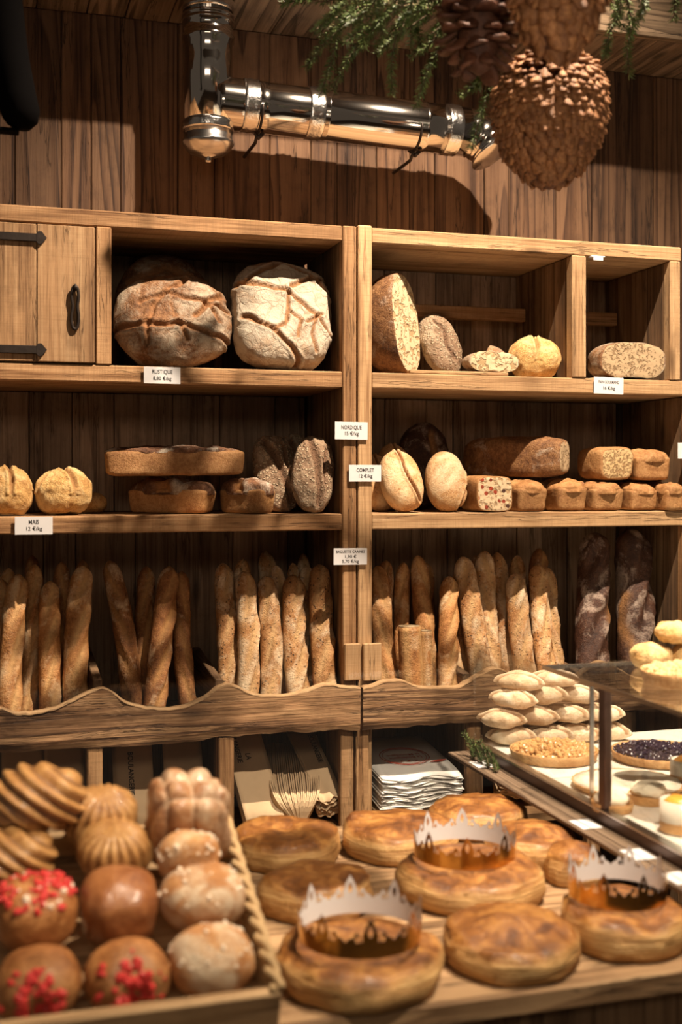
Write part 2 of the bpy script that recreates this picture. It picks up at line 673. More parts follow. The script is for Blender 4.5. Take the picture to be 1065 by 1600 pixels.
def wave(unit, top_px, bot_px, seed):
    P = smooth_curve(top_px, 14)
    tw = np.array([at(a, b, YW)[:] for a, b in P])
    bw = np.array([at(a, b, YW)[:] for a, b in bot_px])
    zb = np.interp(tw[:, 0], bw[:, 0], bw[:, 2])
    q = np.stack([tw[:, 0] * 22, np.zeros(len(tw)), np.full(len(tw), seed)], 1)
    zb = zb + .006 * fbm(q, 3)
    tw[:, 2] += .0015 * vnoise(q * 3 + 9)
    R, m = 10, len(tw)
    V, Fc = [], []
    for side, Y in ((0, YW), (1, YW + .026)):
        for i in range(m):
            for r in range(R + 1):
                z = zb[i] + (tw[i, 2] - zb[i]) * r / R
                V.append((tw[i, 0], Y, z))
    V = np.array(V)
    front = np.arange(len(V)) < m * (R + 1)
    rr = np.tile(np.arange(R + 1) / R, 2 * m)
    V[:, 1] += np.where(front, .0035 * fbm(V * np.array((14, 1, 45)) + seed, 3) + .008 * np.clip(.18 - rr, 0, 1) / .18, 0)
    n0 = m * (R + 1)
    for i in range(m - 1):
        for r in range(R):
            a, b = i * (R + 1) + r, (i + 1) * (R + 1) + r
            Fc.append((a, b, b + 1, a + 1))
            Fc.append((n0 + a + 1, n0 + b + 1, n0 + b, n0 + a))
        for r, s in ((0, 1), (R, -1)):
            a, b = i * (R + 1) + r, (i + 1) * (R + 1) + r
            f = (a, n0 + a, n0 + b, b)
            Fc.append(f if s > 0 else f[::-1])
    for i, s in ((0, 1), (m - 1, -1)):
        for r in range(R):
            a = i * (R + 1) + r
            f = (a, a + 1, n0 + a + 1, n0 + a)
            Fc.append(f if s > 0 else f[::-1])
    o = obj('scalloped_board', V, Fc, WAVEW, unit, smooth=False)
    o['label'] = 'scalloped old wooden board holding the baguettes in'
    # paler strip along the top edge
    E, Ef = [], []
    for i in range(m):
        E += [(tw[i, 0], YW - .001, tw[i, 2] - .003), (tw[i, 0], YW - .001, tw[i, 2] + .002), (tw[i, 0], YW + .027, tw[i, 2] + .002)]
    for i in range(m - 1):
        Ef += [(3 * i, 3 * i + 3, 3 * i + 4, 3 * i + 1), (3 * i + 1, 3 * i + 4, 3 * i + 5, 3 * i + 2)]
    obj('pale_edge', E, Ef, PALE['X'], o)
    return o


def back_planks(unit, x0, x1, z0, z1, seed):
    r = random.Random(seed)
    x = x0
    while x < x1 - .02:
        wd = min(r.choice([.09, .12, .14, .17]), x1 - x)
        if x1 - x - wd < .03:
            wd = x1 - x
        box('back_plank', x + .001, x + wd - .001, YI + r.uniform(0, .008), YI + .02, z0, z1, BACKW, unit, .002)
        x += wd


def upright(unit, p0, p1, z0, z1, y0=YF - .003, deep=True, m=None, name='post'):
    box(name, X(p0), X(p1), y0, YF + .035, z0, z1, m or FR['Z'], unit, .003)
    if deep:
        c0, c1 = X(p0), X(p1)
        box('side_panel', c0 + .002, c1 - .002, YF + .036, YI - .001, z0 + .001, z1 - .001, SIDEZ, unit, .002)


# ---- left unit
UL = tag(empty('shelving_unit', (X(250), 3.3, 0)), 'rustic wooden bread shelf left of the double post, with iron-strapped cupboard door', 'shelf')
L0, L1 = X(-190), X(556)
box('top_board', L0, X(534.5), YF, YB - .001, ZTB, ZT, FR['X'], UL, .003)
box('shelf_board', L0, X(534.5), YF, YI, ZUB, ZU, FR['X'], UL, .003)
box('shelf_board', L0, X(534.5), YF, YI, ZMB, ZM, FR['X'], UL, .003)
box('crate_floor', L0, X(534.5), YW + .03, YI, ZB - .022, ZB, SIDEY, UL, .002)
box('shelf_board', L0, X(534.5), YW + .03, YI, ZL - .03, ZL, FR['X'], UL, .003)
upright(UL, 535, 556, 0, ZT)
upright(UL, 150, 174, ZU + .001, ZTB - .001)
for p in (137, 343):
    box('lower_post', X(p, YW), X(p + 24, YW), YW + .012, YW + .06, 0, ZB - .022, FR['Z'], UL, .003)
    box('side_panel', X(p) + .004, X(p + 20) - .004, YW + .062, YI - .001, ZL + .001, ZB - .023, SIDEZ, UL, .002)
box('lower_post', X(537, YW), X(557, YW), YW + .028, YW + .055, 0, ZB - .023, FR['Z'], UL, .003)
for p in (146, 336):
    V, Fc = boxgeo(X(p), X(p) + .022, YF + .0, YI - .02, ZB + .001, at(p, 1062, YF).z, .002)
    V[:, 2] += np.where(V[:, 2] > ZB + .03, (V[:, 1] - YF) * .10, 0)
    obj('crate_divider', V, Fc, SIDEY, UL, smooth=False)
box('lit_patch_block', X(535.5), X(560), YF - .020, YF - .004, at(540, 1062, YF).z, at(540, 1005, YF).z, PALE['Z'], UL, .002)  # added paler block: the lit stretch of the post, put into wood colour
for z0, z1, s in ((ZU + .001, ZTB - .001, 1), (ZM + .001, ZUB - .001, 2), (ZB + .001, ZMB - .001, 3), (ZL + .001, ZB - .023, 4)):
    back_planks(UL, L0, X(534.5), z0, z1, s)
wave(UL, [(-40, 1080), (-15, 1098), (0, 1107), (32, 1116), (79, 1109), (121, 1091), (150, 1078), (168, 1078), (200, 1099), (237, 1107), (279, 1106), (316, 1093), (342, 1075), (363, 1071), (400, 1086), (442, 1088), (479, 1080), (510, 1070), (535, 1073), (563, 1075)],
     [(-60, 1178), (0, 1176), (120, 1170), (230, 1166), (300, 1159), (340, 1152), (430, 1146), (563, 1141)], 3)

# cupboard door
dz0, dz1 = ZU + .004, ZTB - .004
door = box('door', X(57.5), X(147.5), YF - .006, YF + .018, dz0, dz1, DOORW, UL, .002)
box('door_board', X(-80), X(56.8), YF - .004, YF + .017, dz0, dz1, DOORW, door, .002)
for yy in (365, 543):
    p0, p1 = at(-70, yy, YF), at(66, yy + 3.5, YF)
    V, Fc = boxgeo(p0.x, X(58), YF - .013, YF - .0065, p0.z - .0105, p0.z + .0095, .001)
    hx, hz = X(62), p0.z
    pts = [(-.010, -.008), (-.004, -.016), (.004, -.016), (.017, 0), (.004, .016), (-.004, .016), (-.010, .008)]
    n = len(pts)
    W = np.array([(hx + a, YF - .013, hz + b) for a, b in pts] + [(hx + a, YF - .0065, hz + b) for a, b in pts])
    Wf = [tuple(range(n)), tuple(range(n, 2 * n))[::-1]] + [(i, i + n, (i + 1) % n + n, (i + 1) % n) for i in range(n)]
    V, Fc = join([(V, Fc), (W, Wf)])
    obj('hinge_strap', V, Fc, IRON, door, smooth=False)
cc = at(116.5, 482, YF)
loop = []
for i in range(49):
    t = i / 48 * 2 * math.pi
    hw = .0105 * (abs(math.sin(t)) ** .7) * (1 - .45 * math.exp(-((math.cos(t) - .05) / .35) ** 2))
    loop.append((cc.x + math.copysign(hw, math.sin(t)), YF - .014 - .002 * math.cos(t), cc.z + .054 * math.cos(t)))
obj('handle', *tube(loop, .0042, 10), IRON, door)
obj('handle_staple', *tube([(cc.x, YF - .004, cc.z + .058), (cc.x, YF - .024, cc.z + .056), (cc.x, YF - .026, cc.z + .047), (cc.x, YF - .004, cc.z + .044)], .0035, 8), IRON, door)

# ---- right unit
UR = tag(empty('shelving_unit', (X(800), 3.3, 0)), 'rustic wooden bread shelf right of the double post, with a divided top row', 'shelf')
R0, R1 = X(558), X(1064)
ri0, ri1 = X(580.5), X(1046)
box('top_board', ri0, R1, YF, YB - .001, ZTB, ZT, PALE['X'], UR, .003)
box('shelf_board', ri0, R1 + .07, YF, YI, ZUB, ZU, PALE['X'], UR, .003)
box('shelf_board', ri0, R1 + .07, YF, YI, ZMB, ZM, PALE['X'], UR, .003)
box('crate_floor', ri0, X(1067), YW + .03, YI, ZB - .022, ZB, SIDEY, UR, .002)
box('shelf_board', ri0, X(1067), YW + .03, YI, ZL - .03, ZL, FR['X'], UR, .003)
upright(UR, 558.5, 580, 0, ZT + .004, YF - .006, m=PALE['Z'])
upright(UR, 893, 915, ZU + .001, ZTB - .001, m=PALE['Z'])
upright(UR, 1046, 1062, ZU + .001, ZTB - .001, m=PALE['Z'])
upright(UR, 1074, 1092, ZM + .001, ZUB - .001)
upright(UR, 1068, 1088, 0, ZMB - .001)
for p in (737, 925):
    box('lower_post', X(p, YW), X(p + 21, YW), YW + .030, YW + .06, 0, ZB - .023, FR['Z'], UR, .003)
    box('side_panel', X(p) + .004, X(p + 20) - .004, YW + .062, YI - .001, ZL + .001, ZB - .023, SIDEZ, UR, .002)
box('lower_post', X(561, YW), X(581, YW), YW + .028, YW + .055, 0, ZB - .023, FR['Z'], UR, .003)
for p in (722, 905):
    V, Fc = boxgeo(X(p), X(p) + .022, YF + .0, YI - .02, ZB + .001, at(p, 1052, YF).z, .002)
    V[:, 2] += np.where(V[:, 2] > ZB + .03, (V[:, 1] - YF) * .10, 0)
    obj('crate_divider', V, Fc, SIDEY, UR, smooth=False)
box('lit_patch_block', X(564), X(592), YF - .022, YF - .007, at(575, 1062, YF).z, at(575, 1004, YF).z, PALE['Z'], UR, .002)  # same lit stretch on the right post, as an added pale block
for z0, z1, s in ((ZU + .001, ZTB - .001, 11), (ZM + .001, ZUB - .001, 12), (ZB + .001, ZMB - .001, 13), (ZL + .001, ZB - .023, 14)):
    back_planks(UR, ri0, R1 if s == 11 else X(1067), z0, z1, s)
for a, b, s in ((581, 891.5, 0), (916.5, 1044.5, 1)):
    z = at(760, 500, 3.40).z
    box('back_rail', X(a), X(b), 3.40, 3.43, z, z + .040, FR['X'], UR, .002)
box('lip_strip', X(641), X(795), YF + .004, YF + .03, ZU + .0005, ZU + .011, PALE['X'], UR, .002)
wave(UR, [(567, 1076), (585, 1071), (604, 1064), (630, 1065), (656, 1074), (687, 1075), (718, 1073), (745, 1057), (770, 1045), (791, 1049), (823, 1070), (849, 1074), (875, 1070), (906, 1054), (937, 1035), (958, 1041), (989, 1057), (1031, 1065), (1075, 1066), (1110, 1060)],
     [(567, 1141), (583, 1140), (720, 1131), (880, 1118), (1013, 1109), (1110, 1104)], 8)
# white clip with clear panel under the top board
cl = at(932, 405, YF)
V1 = boxgeo(cl.x - .022, cl.x + .022, YF - .010, YF + .012, ZTB - .004, ZTB, .001)
V2 = boxgeo(cl.x - .016, cl.x + .016, YF - .010, YF - .006, ZTB - .014, ZTB - .004, .001)
clip = obj('panel_clip', *join([V1, V2]), CARD, UR, smooth=False)
clip['label'] = 'small white plastic clip under the top board'

# ------------------------------------------------------------------ lettering


def text_geo(s, size):
    cu = bpy.data.curves.new('t', 'FONT')
    cu.body = s
    cu.size = size
    cu.align_x = 'CENTER'
    cu.align_y = 'CENTER'
    cu.resolution_u = 3
    cu.offset = size * .013
    ob = bpy.data.objects.new('t', cu)
    C.objects.link(ob)
    dg = bpy.context.evaluated_depsgraph_get()
    me = ob.evaluated_get(dg).to_mesh()
    V = np.array([v.co[:] for v in me.vertices])
    Fc = [tuple(p.vertices) for p in me.polygons]
    ob.evaluated_get(dg).to_mesh_clear()
    bpy.data.objects.remove(ob)
    bpy.data.curves.remove(cu)
    return V, Fc


def lettering(s, size, width, o, ux, uy, parent, mat=INK, name='lettering'):
    """text centred at o in the plane ux, uy; squeezed to the given width."""
    V, Fc = text_geo(s, size)
    wd = V[:, 0].max() - V[:, 0].min()
    k = width / wd if width else 1.0
    W = np.array(o)[None] + V[:, :1] * k * np.array(ux)[None] + V[:, 1:2] * np.array(uy)[None]
    return obj(name, W, Fc, mat, parent, smooth=False)


def price(px0, py0, px1, py1, lines, label, yoff=.009, tilt=0.):
    a, b = at(px0, py0, YF), at(px1, py0, YF)
    c = at((px0 + px1) / 2, (py0 + py1) / 2, YF)
    hw = (b.x - a.x) / 2
    hh = (a.z - at(px0, py1, YF).z) / 2
    Y = YF - yoff
    V, Fc = boxgeo(-hw, hw, -.0008, .0008, -hh, hh, .0003)
    V = rot(V, 'Y', tilt) + np.array((c.x, Y, c.z))
    card = obj('price_card', V, Fc, CARD, None, smooth=False)
    tag(card, label, 'price card', 'printed price cards on the shelves')
    ux = rot([(1, 0, 0)], 'Y', tilt)[0]
    uz = rot([(0, 0, 1)], 'Y', tilt)[0]
    for s, size, width, off in lines:
        q = np.array((c.x, Y - .0012, c.z)) + uz * off * hh * 2
        lettering(s, size * hh * 2, width * hw * 2 if width else None, q, ux, uz, card)


price(224, 574, 281, 600, [('RUSTIQUE', .34, .56, .20), ('8,80 €/kg', .30, .50, -.20)], 'white price card reading RUSTIQUE under the big round loaves')
price(925, 590, 971, 616, [('PAIN GOURMAND', .26, .70, .20), ('16 €/kg', .28, .40, -.16)], 'white price card reading PAIN GOURMAND at upper right', tilt=1)
price(521, 659.5, 572, 687, [('NORDIQUE', .32, .62, .17), ('15 €/kg', .29, .42, -.17)], 'white price card reading NORDIQUE on the double post', .012, .5)
price(543, 726.5, 593, 752.5, [('COMPLET', .32, .54, .18), ('12 €/kg', .29, .42, -.18)], 'white price card reading COMPLET on the double post', .012)
price(23, 807, 82, 835, [('MAIS', .34, .27, .18), ('12 €/kg', .29, .42, -.18)], 'white price card reading MAIS below the round golden loaves', tilt=0)
price(519, 856, 571, 882, [('BAGUETTE GRAINES', .24, .86, .28), ('1,90 €', .26, .34, -.02), ('5,70 €/kg', .26, .50, -.30)], 'white price card reading BAGUETTE GRAINES on the double post', .012, .5)
price(1056, 692, 1104, 717, [('PET', .32, .22, .17)], 'white price card cut off by the picture edge, reading PET', .009)

COLLECT[0] = False

# ------------------------------------------------------------------ breads
CR_RUST = crust('dark_floured_crust', (.085, .034, .013), (.20, .090, .036), (.34, .175, .075), (.31, .14, .052), .46, (.45, .375, .28), 9., crack=.35, bumps=.8)
CR_WHITE = crust('heavily_floured_crust', (.13, .06, .028), (.27, .14, .065), (.42, .26, .14), (.34, .165, .065), .86, (.53, .46, .36), 7., crack=.38, bumps=.8)
CR_GOLD = crust('golden_maize_crust', (.33, .155, .045), (.58, .33, .11), (.72, .47, .19), (.40, .20, .07), .45, (.74, .54, .27), 14., bumps=1.0)
CR_OAT = crust('oat_flake_crust', (.13, .075, .04), (.26, .16, .095), (.40, .27, .17), (.20, .105, .055), .3, (.50, .39, .27), 9., seeds=(.52, .40, .265), seedscale=125., seeddens=.62, bumps=1.0)
CR_TIN = crust('tin_loaf_crust', (.23, .095, .032), (.375, .185, .068), (.48, .27, .115), (.24, .10, .04), 0, bumps=.6, nscale=22.)
CR_BROWN = crust('brown_pan_crust', (.075, .030, .013), (.20, .090, .034), (.34, .175, .072), (.36, .18, .07), .12, (.5, .4, .3), 12., bumps=.7)
CR_TINTOP = crust('dark_split_top_crust', (.060, .026, .014), (.145, .062, .030), (.25, .120, .058), (.40, .18, .06), .22, (.60, .52, .42), 16., bumps=.9)
CR_COMP = crust('wholemeal_crust', (.33, .15, .055), (.50, .275, .115), (.60, .38, .185), (.24, .10, .035), .42, (.66, .50, .31), 10., seeds=(.34, .17, .07), seedscale=260., seeddens=.16, bumps=.5)
CR_DARK = crust('dark_rye_crust', (.022, .009, .006), (.052, .021, .012), (.10, .044, .024), (.34, .165, .062), .30, (.40, .31, .25), 13., bumps=.7, rough=.5)
CR_BAG = crust('baguette_crust', (.19, .070, .020), (.38, .165, .052), (.53, .265, .095), (.62, .37, .155), .28, (.72, .54, .33), 9., bumps=.7)
CR_BAGD = crust('dark_baguette_crust', (.10, .036, .012), (.22, .085, .027), (.34, .15, .05), (.46, .24, .085), .14, (.70, .52, .33), 9., bumps=.7)
CR_SEED = crust('seeded_baguette_crust', (.22, .088, .028), (.40, .19, .068), (.53, .29, .12), (.62, .39, .18), .34, (.78, .62, .42), 9., seeds=(.085, .045, .022), seedscale=170., seeddens=.13, bumps=.8)
CRUMB = crumb('open_white_crumb', (.60, .465, .295), (.36, .235, .115), 60., .55)
CRUMB2 = crumb('fine_crumb', (.56, .39, .20), (.26, .15, .07), 150., .45)
CRUMB3 = crumb('fruit_bread_crumb', (.56, .42, .27), (.32, .20, .10), 90., .4, bits=((.30, .045, .02), (.07, .035, .025)))
CRUMB4 = crumb('grey_crumb', (.42, .30, .18), (.24, .15, .08), 120., .25)


def fit(P, Fc, mx=.028, my=.045):
    c = np.array(((P[:, 0].min() + P[:, 0].max()) / 2, (P[:, 1].min() + P[:, 1].max()) / 2, P[:, 2].min()))
    for k in (1, .94, .88):
        Q = c + (P - c) * k
        o = settle([(Q, Fc)], mx, my)
        if OKAY[0]:
            break
    return Q + o


def bread(name, geo, mat, xpx, Y, rest, label, cat='bread', group=None, rots=(), zoff=0., dx=0.):
    P, Fc, A = geo
    for ax, dg in rots:
        P = rot(P, ax, dg)
    X_ = X(xpx, Y) + dx
    P = P + np.array((X_ - (P[:, 0].max() + P[:, 0].min()) / 2, Y - (P[:, 1].max() + P[:, 1].min()) / 2, rest + .0005 + zoff - P[:, 2].min()))
    P = fit(P, Fc)
    register(P, Fc)
    o = obj(name, P, Fc, mat, None, A, base=True)
    return tag(o, label, cat, group)


def cut_fn(axis, val, side=1):
    def f(U):
        U[:, axis] = np.minimum(U[:, axis], val) if side > 0 else np.maximum(U[:, axis], val)
        return U
    return f


def chain(*fs):
    def f(U):
        for g in fs:
            U = g(U)
        return U
    return f


# --- big country loaves, upper left row
M = mpp(280, 3.17)
sc1 = [([(-1.0, -.12), (-.4, -.18), (.1, -.28), (.55, -.55), (.8, -.62)], .045, .010), ([(-.55, .36), (-.05, .46), (.45, .2), (.9, .0)], .04, .009), ([(-.5, -.1), (-.25, .3), (.0, .55), (.3, .75)], .04, .009),
       ([(-.5, -.1), (-.55, -.55)], .04, .009), ([(.3, -.1), (.55, .15), (.85, .35)], .045, .010), ([(.0, -.25), (.12, -.6)], .035, .008), ([(.55, .1), (.72, -.25)], .035, .009), ([(-.05, .2), (.0, -.1)], .02, .006)]
bread('country_loaf', loaf((93 * M, 76 * M, .062), 2.4, 48, -.6, .012, 12, 1, sc1, fine=.0012), CR_RUST, 270, 3.195, ZU, 'large round floury country loaf with crossed slashes above the RUSTIQUE card', 'bread', 'country loaves on the upper shelf', [('Z', 8), ('X', 70)])
M = mpp(255, 3.36)
bread('country_loaf', loaf((84 * M, 104 * M, .050), 2.3, 36, -.6, .009, 12, 5, [([(-.7, .4), (0, .7), (.7, .5)], .04, .008)]), CR_RUST, 258, 3.36, ZU, 'large dark country loaf half hidden behind the crossed-slash loaf', 'bread', 'country loaves on the upper shelf', [('X', 76)])
M = mpp(445, 3.18)
sc2 = [([(-.95, .42), (-.35, .38), (.15, .22), (.5, -.05), (.95, -.45)], .04, .010), ([(-.9, .35), (-.4, .75), (.0, .93), (.5, .75), (.95, .35)], .035, .009), ([(-.85, -.22), (-.3, -.45), (.05, -.75), (.25, -.98)], .04, .011),
       ([(.05, .25), (.0, -.2), (-.02, -.3)], .035, .008), ([(.1, .4), (.5, .62), (.9, .62)], .035, .009), ([(.05, -.1), (.3, -.3), (.2, -.6)], .025, .007), ([(.6, -.2), (.5, -.5), (.58, -.8)], .03, .008), ([(.4, -.3), (.75, -.1)], .03, .008), ([(-.3, -.45), (-.05, -.35)], .03, .007)]
bread('country_loaf', loaf((83 * M, 94 * M, .066), 3.4, 48, -.6, .012, 12, 9, sc2, fine=.0012), CR_WHITE, 438, 3.195, ZU, 'large squarish white-floured loaf beside the double post', 'bread', 'country loaves on the upper shelf', [('Z', -2), ('X', 68)])


def halfloaf(name, dims, k, n, seed, cutax, cutv, side, crustm, crumbm, xpx, Y, rest, label, rots=(), zoff=0., scores=(), flat=-.7, inset=.955, namp=.006):
    P, Fc, A = loaf(dims, k, n, flat, namp, 14, seed, scores)
    lim = cutv * dims[cutax]
    P[:, cutax] = np.minimum(P[:, cutax], lim) if side > 0 else np.maximum(P[:, cutax], lim)
    # crumb face: outline of the cut, inset a little and domed outwards by 1 mm
    on = np.abs(P[:, cutax] - lim) < 1e-6
    o1, o2 = [i for i in range(3) if i != cutax]
    Q = P[on][:, [o1, o2]]
    c = Q.mean(0)
    c = (Q.max(0) + Q.min(0)) / 2
    ang = np.arctan2(Q[:, 1] - c[1], Q[:, 0] - c[0])
    B = 72
    ra = np.zeros(B)
    for b in range(B):
        m = np.abs((ang - (b / B * 2 * math.pi - math.pi) + math.pi) % (2 * math.pi) - math.pi) < .10
        ra[b] = np.linalg.norm(Q[m] - c, axis=1).max() if m.any() else 0
    for b in range(B):
        if ra[b] == 0:
            ra[b] = max(ra[b - 1], ra[(b + 1) % B])
    W, Wf = [], []
    rings = 10
    for r in range(rings + 1):
        for b in range(B):
            a = b / B * 2 * math.pi - math.pi
            rr = ra[b] * inset * r / rings
            p = [0, 0, 0]
            p[o1] = c[0] + rr * math.cos(a)
            p[o2] = c[1] + rr * math.sin(a)
            p[cutax] = lim
            W.append(p)
    W = np.array(W)
    W[:, cutax] += side * (.0012 + .0012 * vnoise(W * 120 + seed)) * np.repeat([1] * rings + [0], B)
    for r in range(rings):
        for b in range(B):
            k2 = (b + 1) % B
            f = (r * B + b, r * B + k2, (r + 1) * B + k2, (r + 1) * B + b)
            flip = (side > 0) ^ (cutax == 1)
            Wf.append(f[::-1] if flip else f)
    for ax, dg in rots:
        P, W = rot(P, ax, dg), rot(W, ax, dg)
    T = np.array((X(xpx, Y) - (P[:, 0].max() + P[:, 0].min()) / 2, Y - (P[:, 1].max() + P[:, 1].min()) / 2, rest + .0005 + zoff - P[:, 2].min()))
    T = T + settle([(P + T, Fc)], mz=.03 if zoff > .05 else 0)
    register(P + T, Fc)
    e = tag(empty(name, (X(xpx, Y), Y, rest + zoff)), label, 'bread')
    obj('crust', P + T, Fc, crustm, e, A)
    f = obj('crumb_face', W + T, Wf, crumbm, e)
    f['label'] = 'cut face showing pale airy crumb'
    return e


# --- upper right row
M = mpp(610, 3.2)
halfloaf('halved_loaf', (58 * M, .085, 80 * M), 2.2, 30, 3, 0, .30, 1, CR_BROWN, CRUMB, 603, 3.20, ZU, 'tall halved loaf showing airy white crumb, right of the double post', [('Z', -46), ('Y', -7)], flat=-.97, inset=.97)
M = mpp(672, 3.22)
oat_sc = [([(-.15, .6), (.1, .2), (-.1, -.2), (.15, -.6)], .09, .006)]
bread('oat_loaf', loaf((31 * M, 55 * M, .042), 2.2, 30, -.6, .006, 22, 3, oat_sc), CR_OAT, 674, 3.21, ZU, 'oat-crusted oval loaf leaning beside the halved white loaf', rots=[('Z', 12), ('X', 66)])
M = mpp(760, 3.2)
halfloaf('cut_baguette', (46 * M, .075, 17 * M), 2.2, 24, 4, 1, -.3, -1, CR_RUST, CRUMB, 752, 3.165, ZU, 'flat cut bread end with open crumb lying on the upper right shelf', [('Z', 6)], .011, flat=-.9)
halfloaf('bread_end', (34 * M, .06, 22 * M), 2.2, 24, 6, 0, -.25, -1, CR_RUST, CRUMB, 770, 3.285, ZU, 'bread end propped up behind the flat cut piece', [('Z', -25), ('Y', 28)], .012, flat=-.95)
M = mpp(849, 3.19)
bread('maize_loaf', loaf((38 * M, .056, 34 * M), 2.3, 30, -.85, .010, 16, 8, [([(-.9, .1), (-.2, -.2), (.4, .1), (.9, -.2)], .10, .010), ([(-.2, -.9), (-.1, -.2), (.1, .9)], .08, .008)]), CR_GOLD, 838, 3.185, ZU, 'round cracked golden loaf beside the upper right divider')
M = mpp(980, 3.19)
halfloaf('cut_loaf', (56 * M, .095, 30 * M), 2.6, 28, 12, 1, -.45, -1, CR_RUST, CRUMB4, 972, 3.17, ZU, 'cut brown loaf in the small upper right compartment', [('Z', -4)], .004, flat=-.85)
cp = at(955, 586, 3.13)
obj_ = box('paper_sheet', cp.x - .07, cp.x + .02, 3.105, 3.19, ZU + .0003, ZU + .0035, KRAFT, None, .0005)
tag(obj_, 'small printed paper sheet under the cut brown loaf', 'paper')

# --- middle left row
M = mpp(22, 3.18)
mz = [([(-.9, -.1), (-.2, .25), (.3, .05), (.9, .3)], .11, .011), ([(.05, -.9), (-.05, -.2), (.1, .8)], .09, .009)]
bread('maize_loaf', loaf((34 * M, .055, 39 * M), 2.3, 30, -.88, .012, 16, 2, mz, fine=.0015), CR_GOLD, 16, 3.19, ZM, 'round cracked golden loaf cut off by the left picture edge', group='maize loaves above the MAIS card')
bread('maize_loaf', loaf((43 * M, .060, 37 * M), 2.3, 30, -.88, .012, 16, 21, mz, fine=.0015), CR_GOLD, 97, 3.19, ZM, 'round cracked golden loaf to the right above the MAIS card', group='maize loaves above the MAIS card', rots=[('Z', 20)])
M = mpp(150, 3.3)
bread('maize_loaf', loaf((26 * M, .05, 18 * M), 2.3, 20, -.8, .006, 16, 31), CR_GOLD, 140, 3.33, ZM, 'small dark golden loaf peeping out behind the right maize loaf', group='maize loaves above the MAIS card')


def tinloaf(dims, seed, split=True, n=30, taper=.10, dome_h=.8, flare=1.03):
    """rectangular tin loaf, long along Y or X; the risen top is a separate part."""
    hx, hy, hz = dims

    def body(U):
        s = 1 - taper * (1 - U[:, 2]) / 2
        U[:, 0] *= s
        U[:, 1] *= s
        return U
    B = loaf((hx, hy, hz), 9, n, -.98, .0025, 30, seed, (), body)

    def dome(U):
        return U
    scs = [([(-1.1, .0), (-.5, .15), (.0, -.05), (.5, .1), (1.1, 0)], .16, hz * .22)] if split else ()
    T = loaf((hx * flare, hy * flare, hz * dome_h), 3.0, n, -.25, .009, 30, seed + 7, scs)
    return B, T


def tin(name, dims, seed, crustm, topm, xpx, Y, rest, label, rots=(), zoff=0., split=True, topz=.80, group=None, dome_h=.8, flare=1.03, taper=.10):
    B, T = tinloaf(dims, seed, split, 30, taper, dome_h, flare)
    P, Q = B[0], T[0] + np.array((0, 0, dims[2] * topz))
    for ax, dg in rots:
        P, Q = rot(P, ax, dg), rot(Q, ax, dg)
    Tr = np.array((X(xpx, Y), Y, rest + .0005 + zoff - P[:, 2].min()))
    Tr = Tr + settle([(P + Tr, B[1]), (Q + Tr, T[1])], mz=.03 if zoff > .05 else 0)
    register(P + Tr, B[1])
    register(Q + Tr, T[1])
    e = tag(empty(name, (X(xpx, Y), Y, rest + zoff)), label, 'bread', group)
    obj('loaf_body', P + Tr, B[1], crustm, e, B[2])
    o = obj('risen_top', Q + Tr, T[1], topm, e, T[2])
    o['label'] = 'browned split top of the loaf'
    return e


TG = 'tin loaves on the middle shelf'
M = mpp(300, 3.2)
TINH = .0330
tin('tin_loaf', (.038, .125, TINH), 4, CR_TIN, CR_TINTOP, 268, 3.255, ZM, 'dark-topped tin loaf on the left under the long pale loaf', [('Z', 52)], group=TG, dome_h=1.05)
tin('tin_loaf', (.038, .075, TINH), 24, CR_TIN, CR_TINTOP, 386, 3.20, ZM, 'dark-topped tin loaf on the right under the long pale loaf', [('Z', 40)], group=TG, dome_h=1.05)
M = mpp(270, 3.25)
tin('long_tin_loaf', (107 * M, .060, 20 * M), 34, CR_TIN, CR_TINTOP, 272, 3.235, ZM, 'long pale tin loaf lying across the dark-topped loaves', [('Z', -2), ('Y', -.5)], .096, False, .86, None, .42, 1.0, .03)
M = mpp(420, 3.18)
osc = [([(-.35, .75), (-.05, .3), (.1, -.2), (.25, -.8)], .12, .009), ([(.45, .6), (.35, .1), (.5, -.3)], .07, .006)]
bread('oat_loaf', loaf((37 * M, 64 * M, .040), 2.4, 32, -.6, .007, 22, 13, osc), CR_OAT, 438, 3.255, ZM, 'oat-crusted loaf standing beside the dark-topped tin loaf', rots=[('Z', 9), ('X', 74)], dx=-.01)
bread('oat_loaf', loaf((33 * M, 62 * M, .040), 2.4, 32, -.6, .007, 22, 23, osc), CR_OAT, 498, 3.17, ZM, 'oat-crusted loaf standing against the double post', rots=[('Z', -9), ('X', 72)], dx=-.004)
M = mpp(452, 3.32)
bread('oat_loaf', loaf((30 * M, 62 * M, .040), 2.4, 24, -.6, .007, 22, 33, osc), CR_OAT, 466, 3.37, ZM, 'oat-crusted loaf in shadow between the two front oat loaves', rots=[('X', 74)])

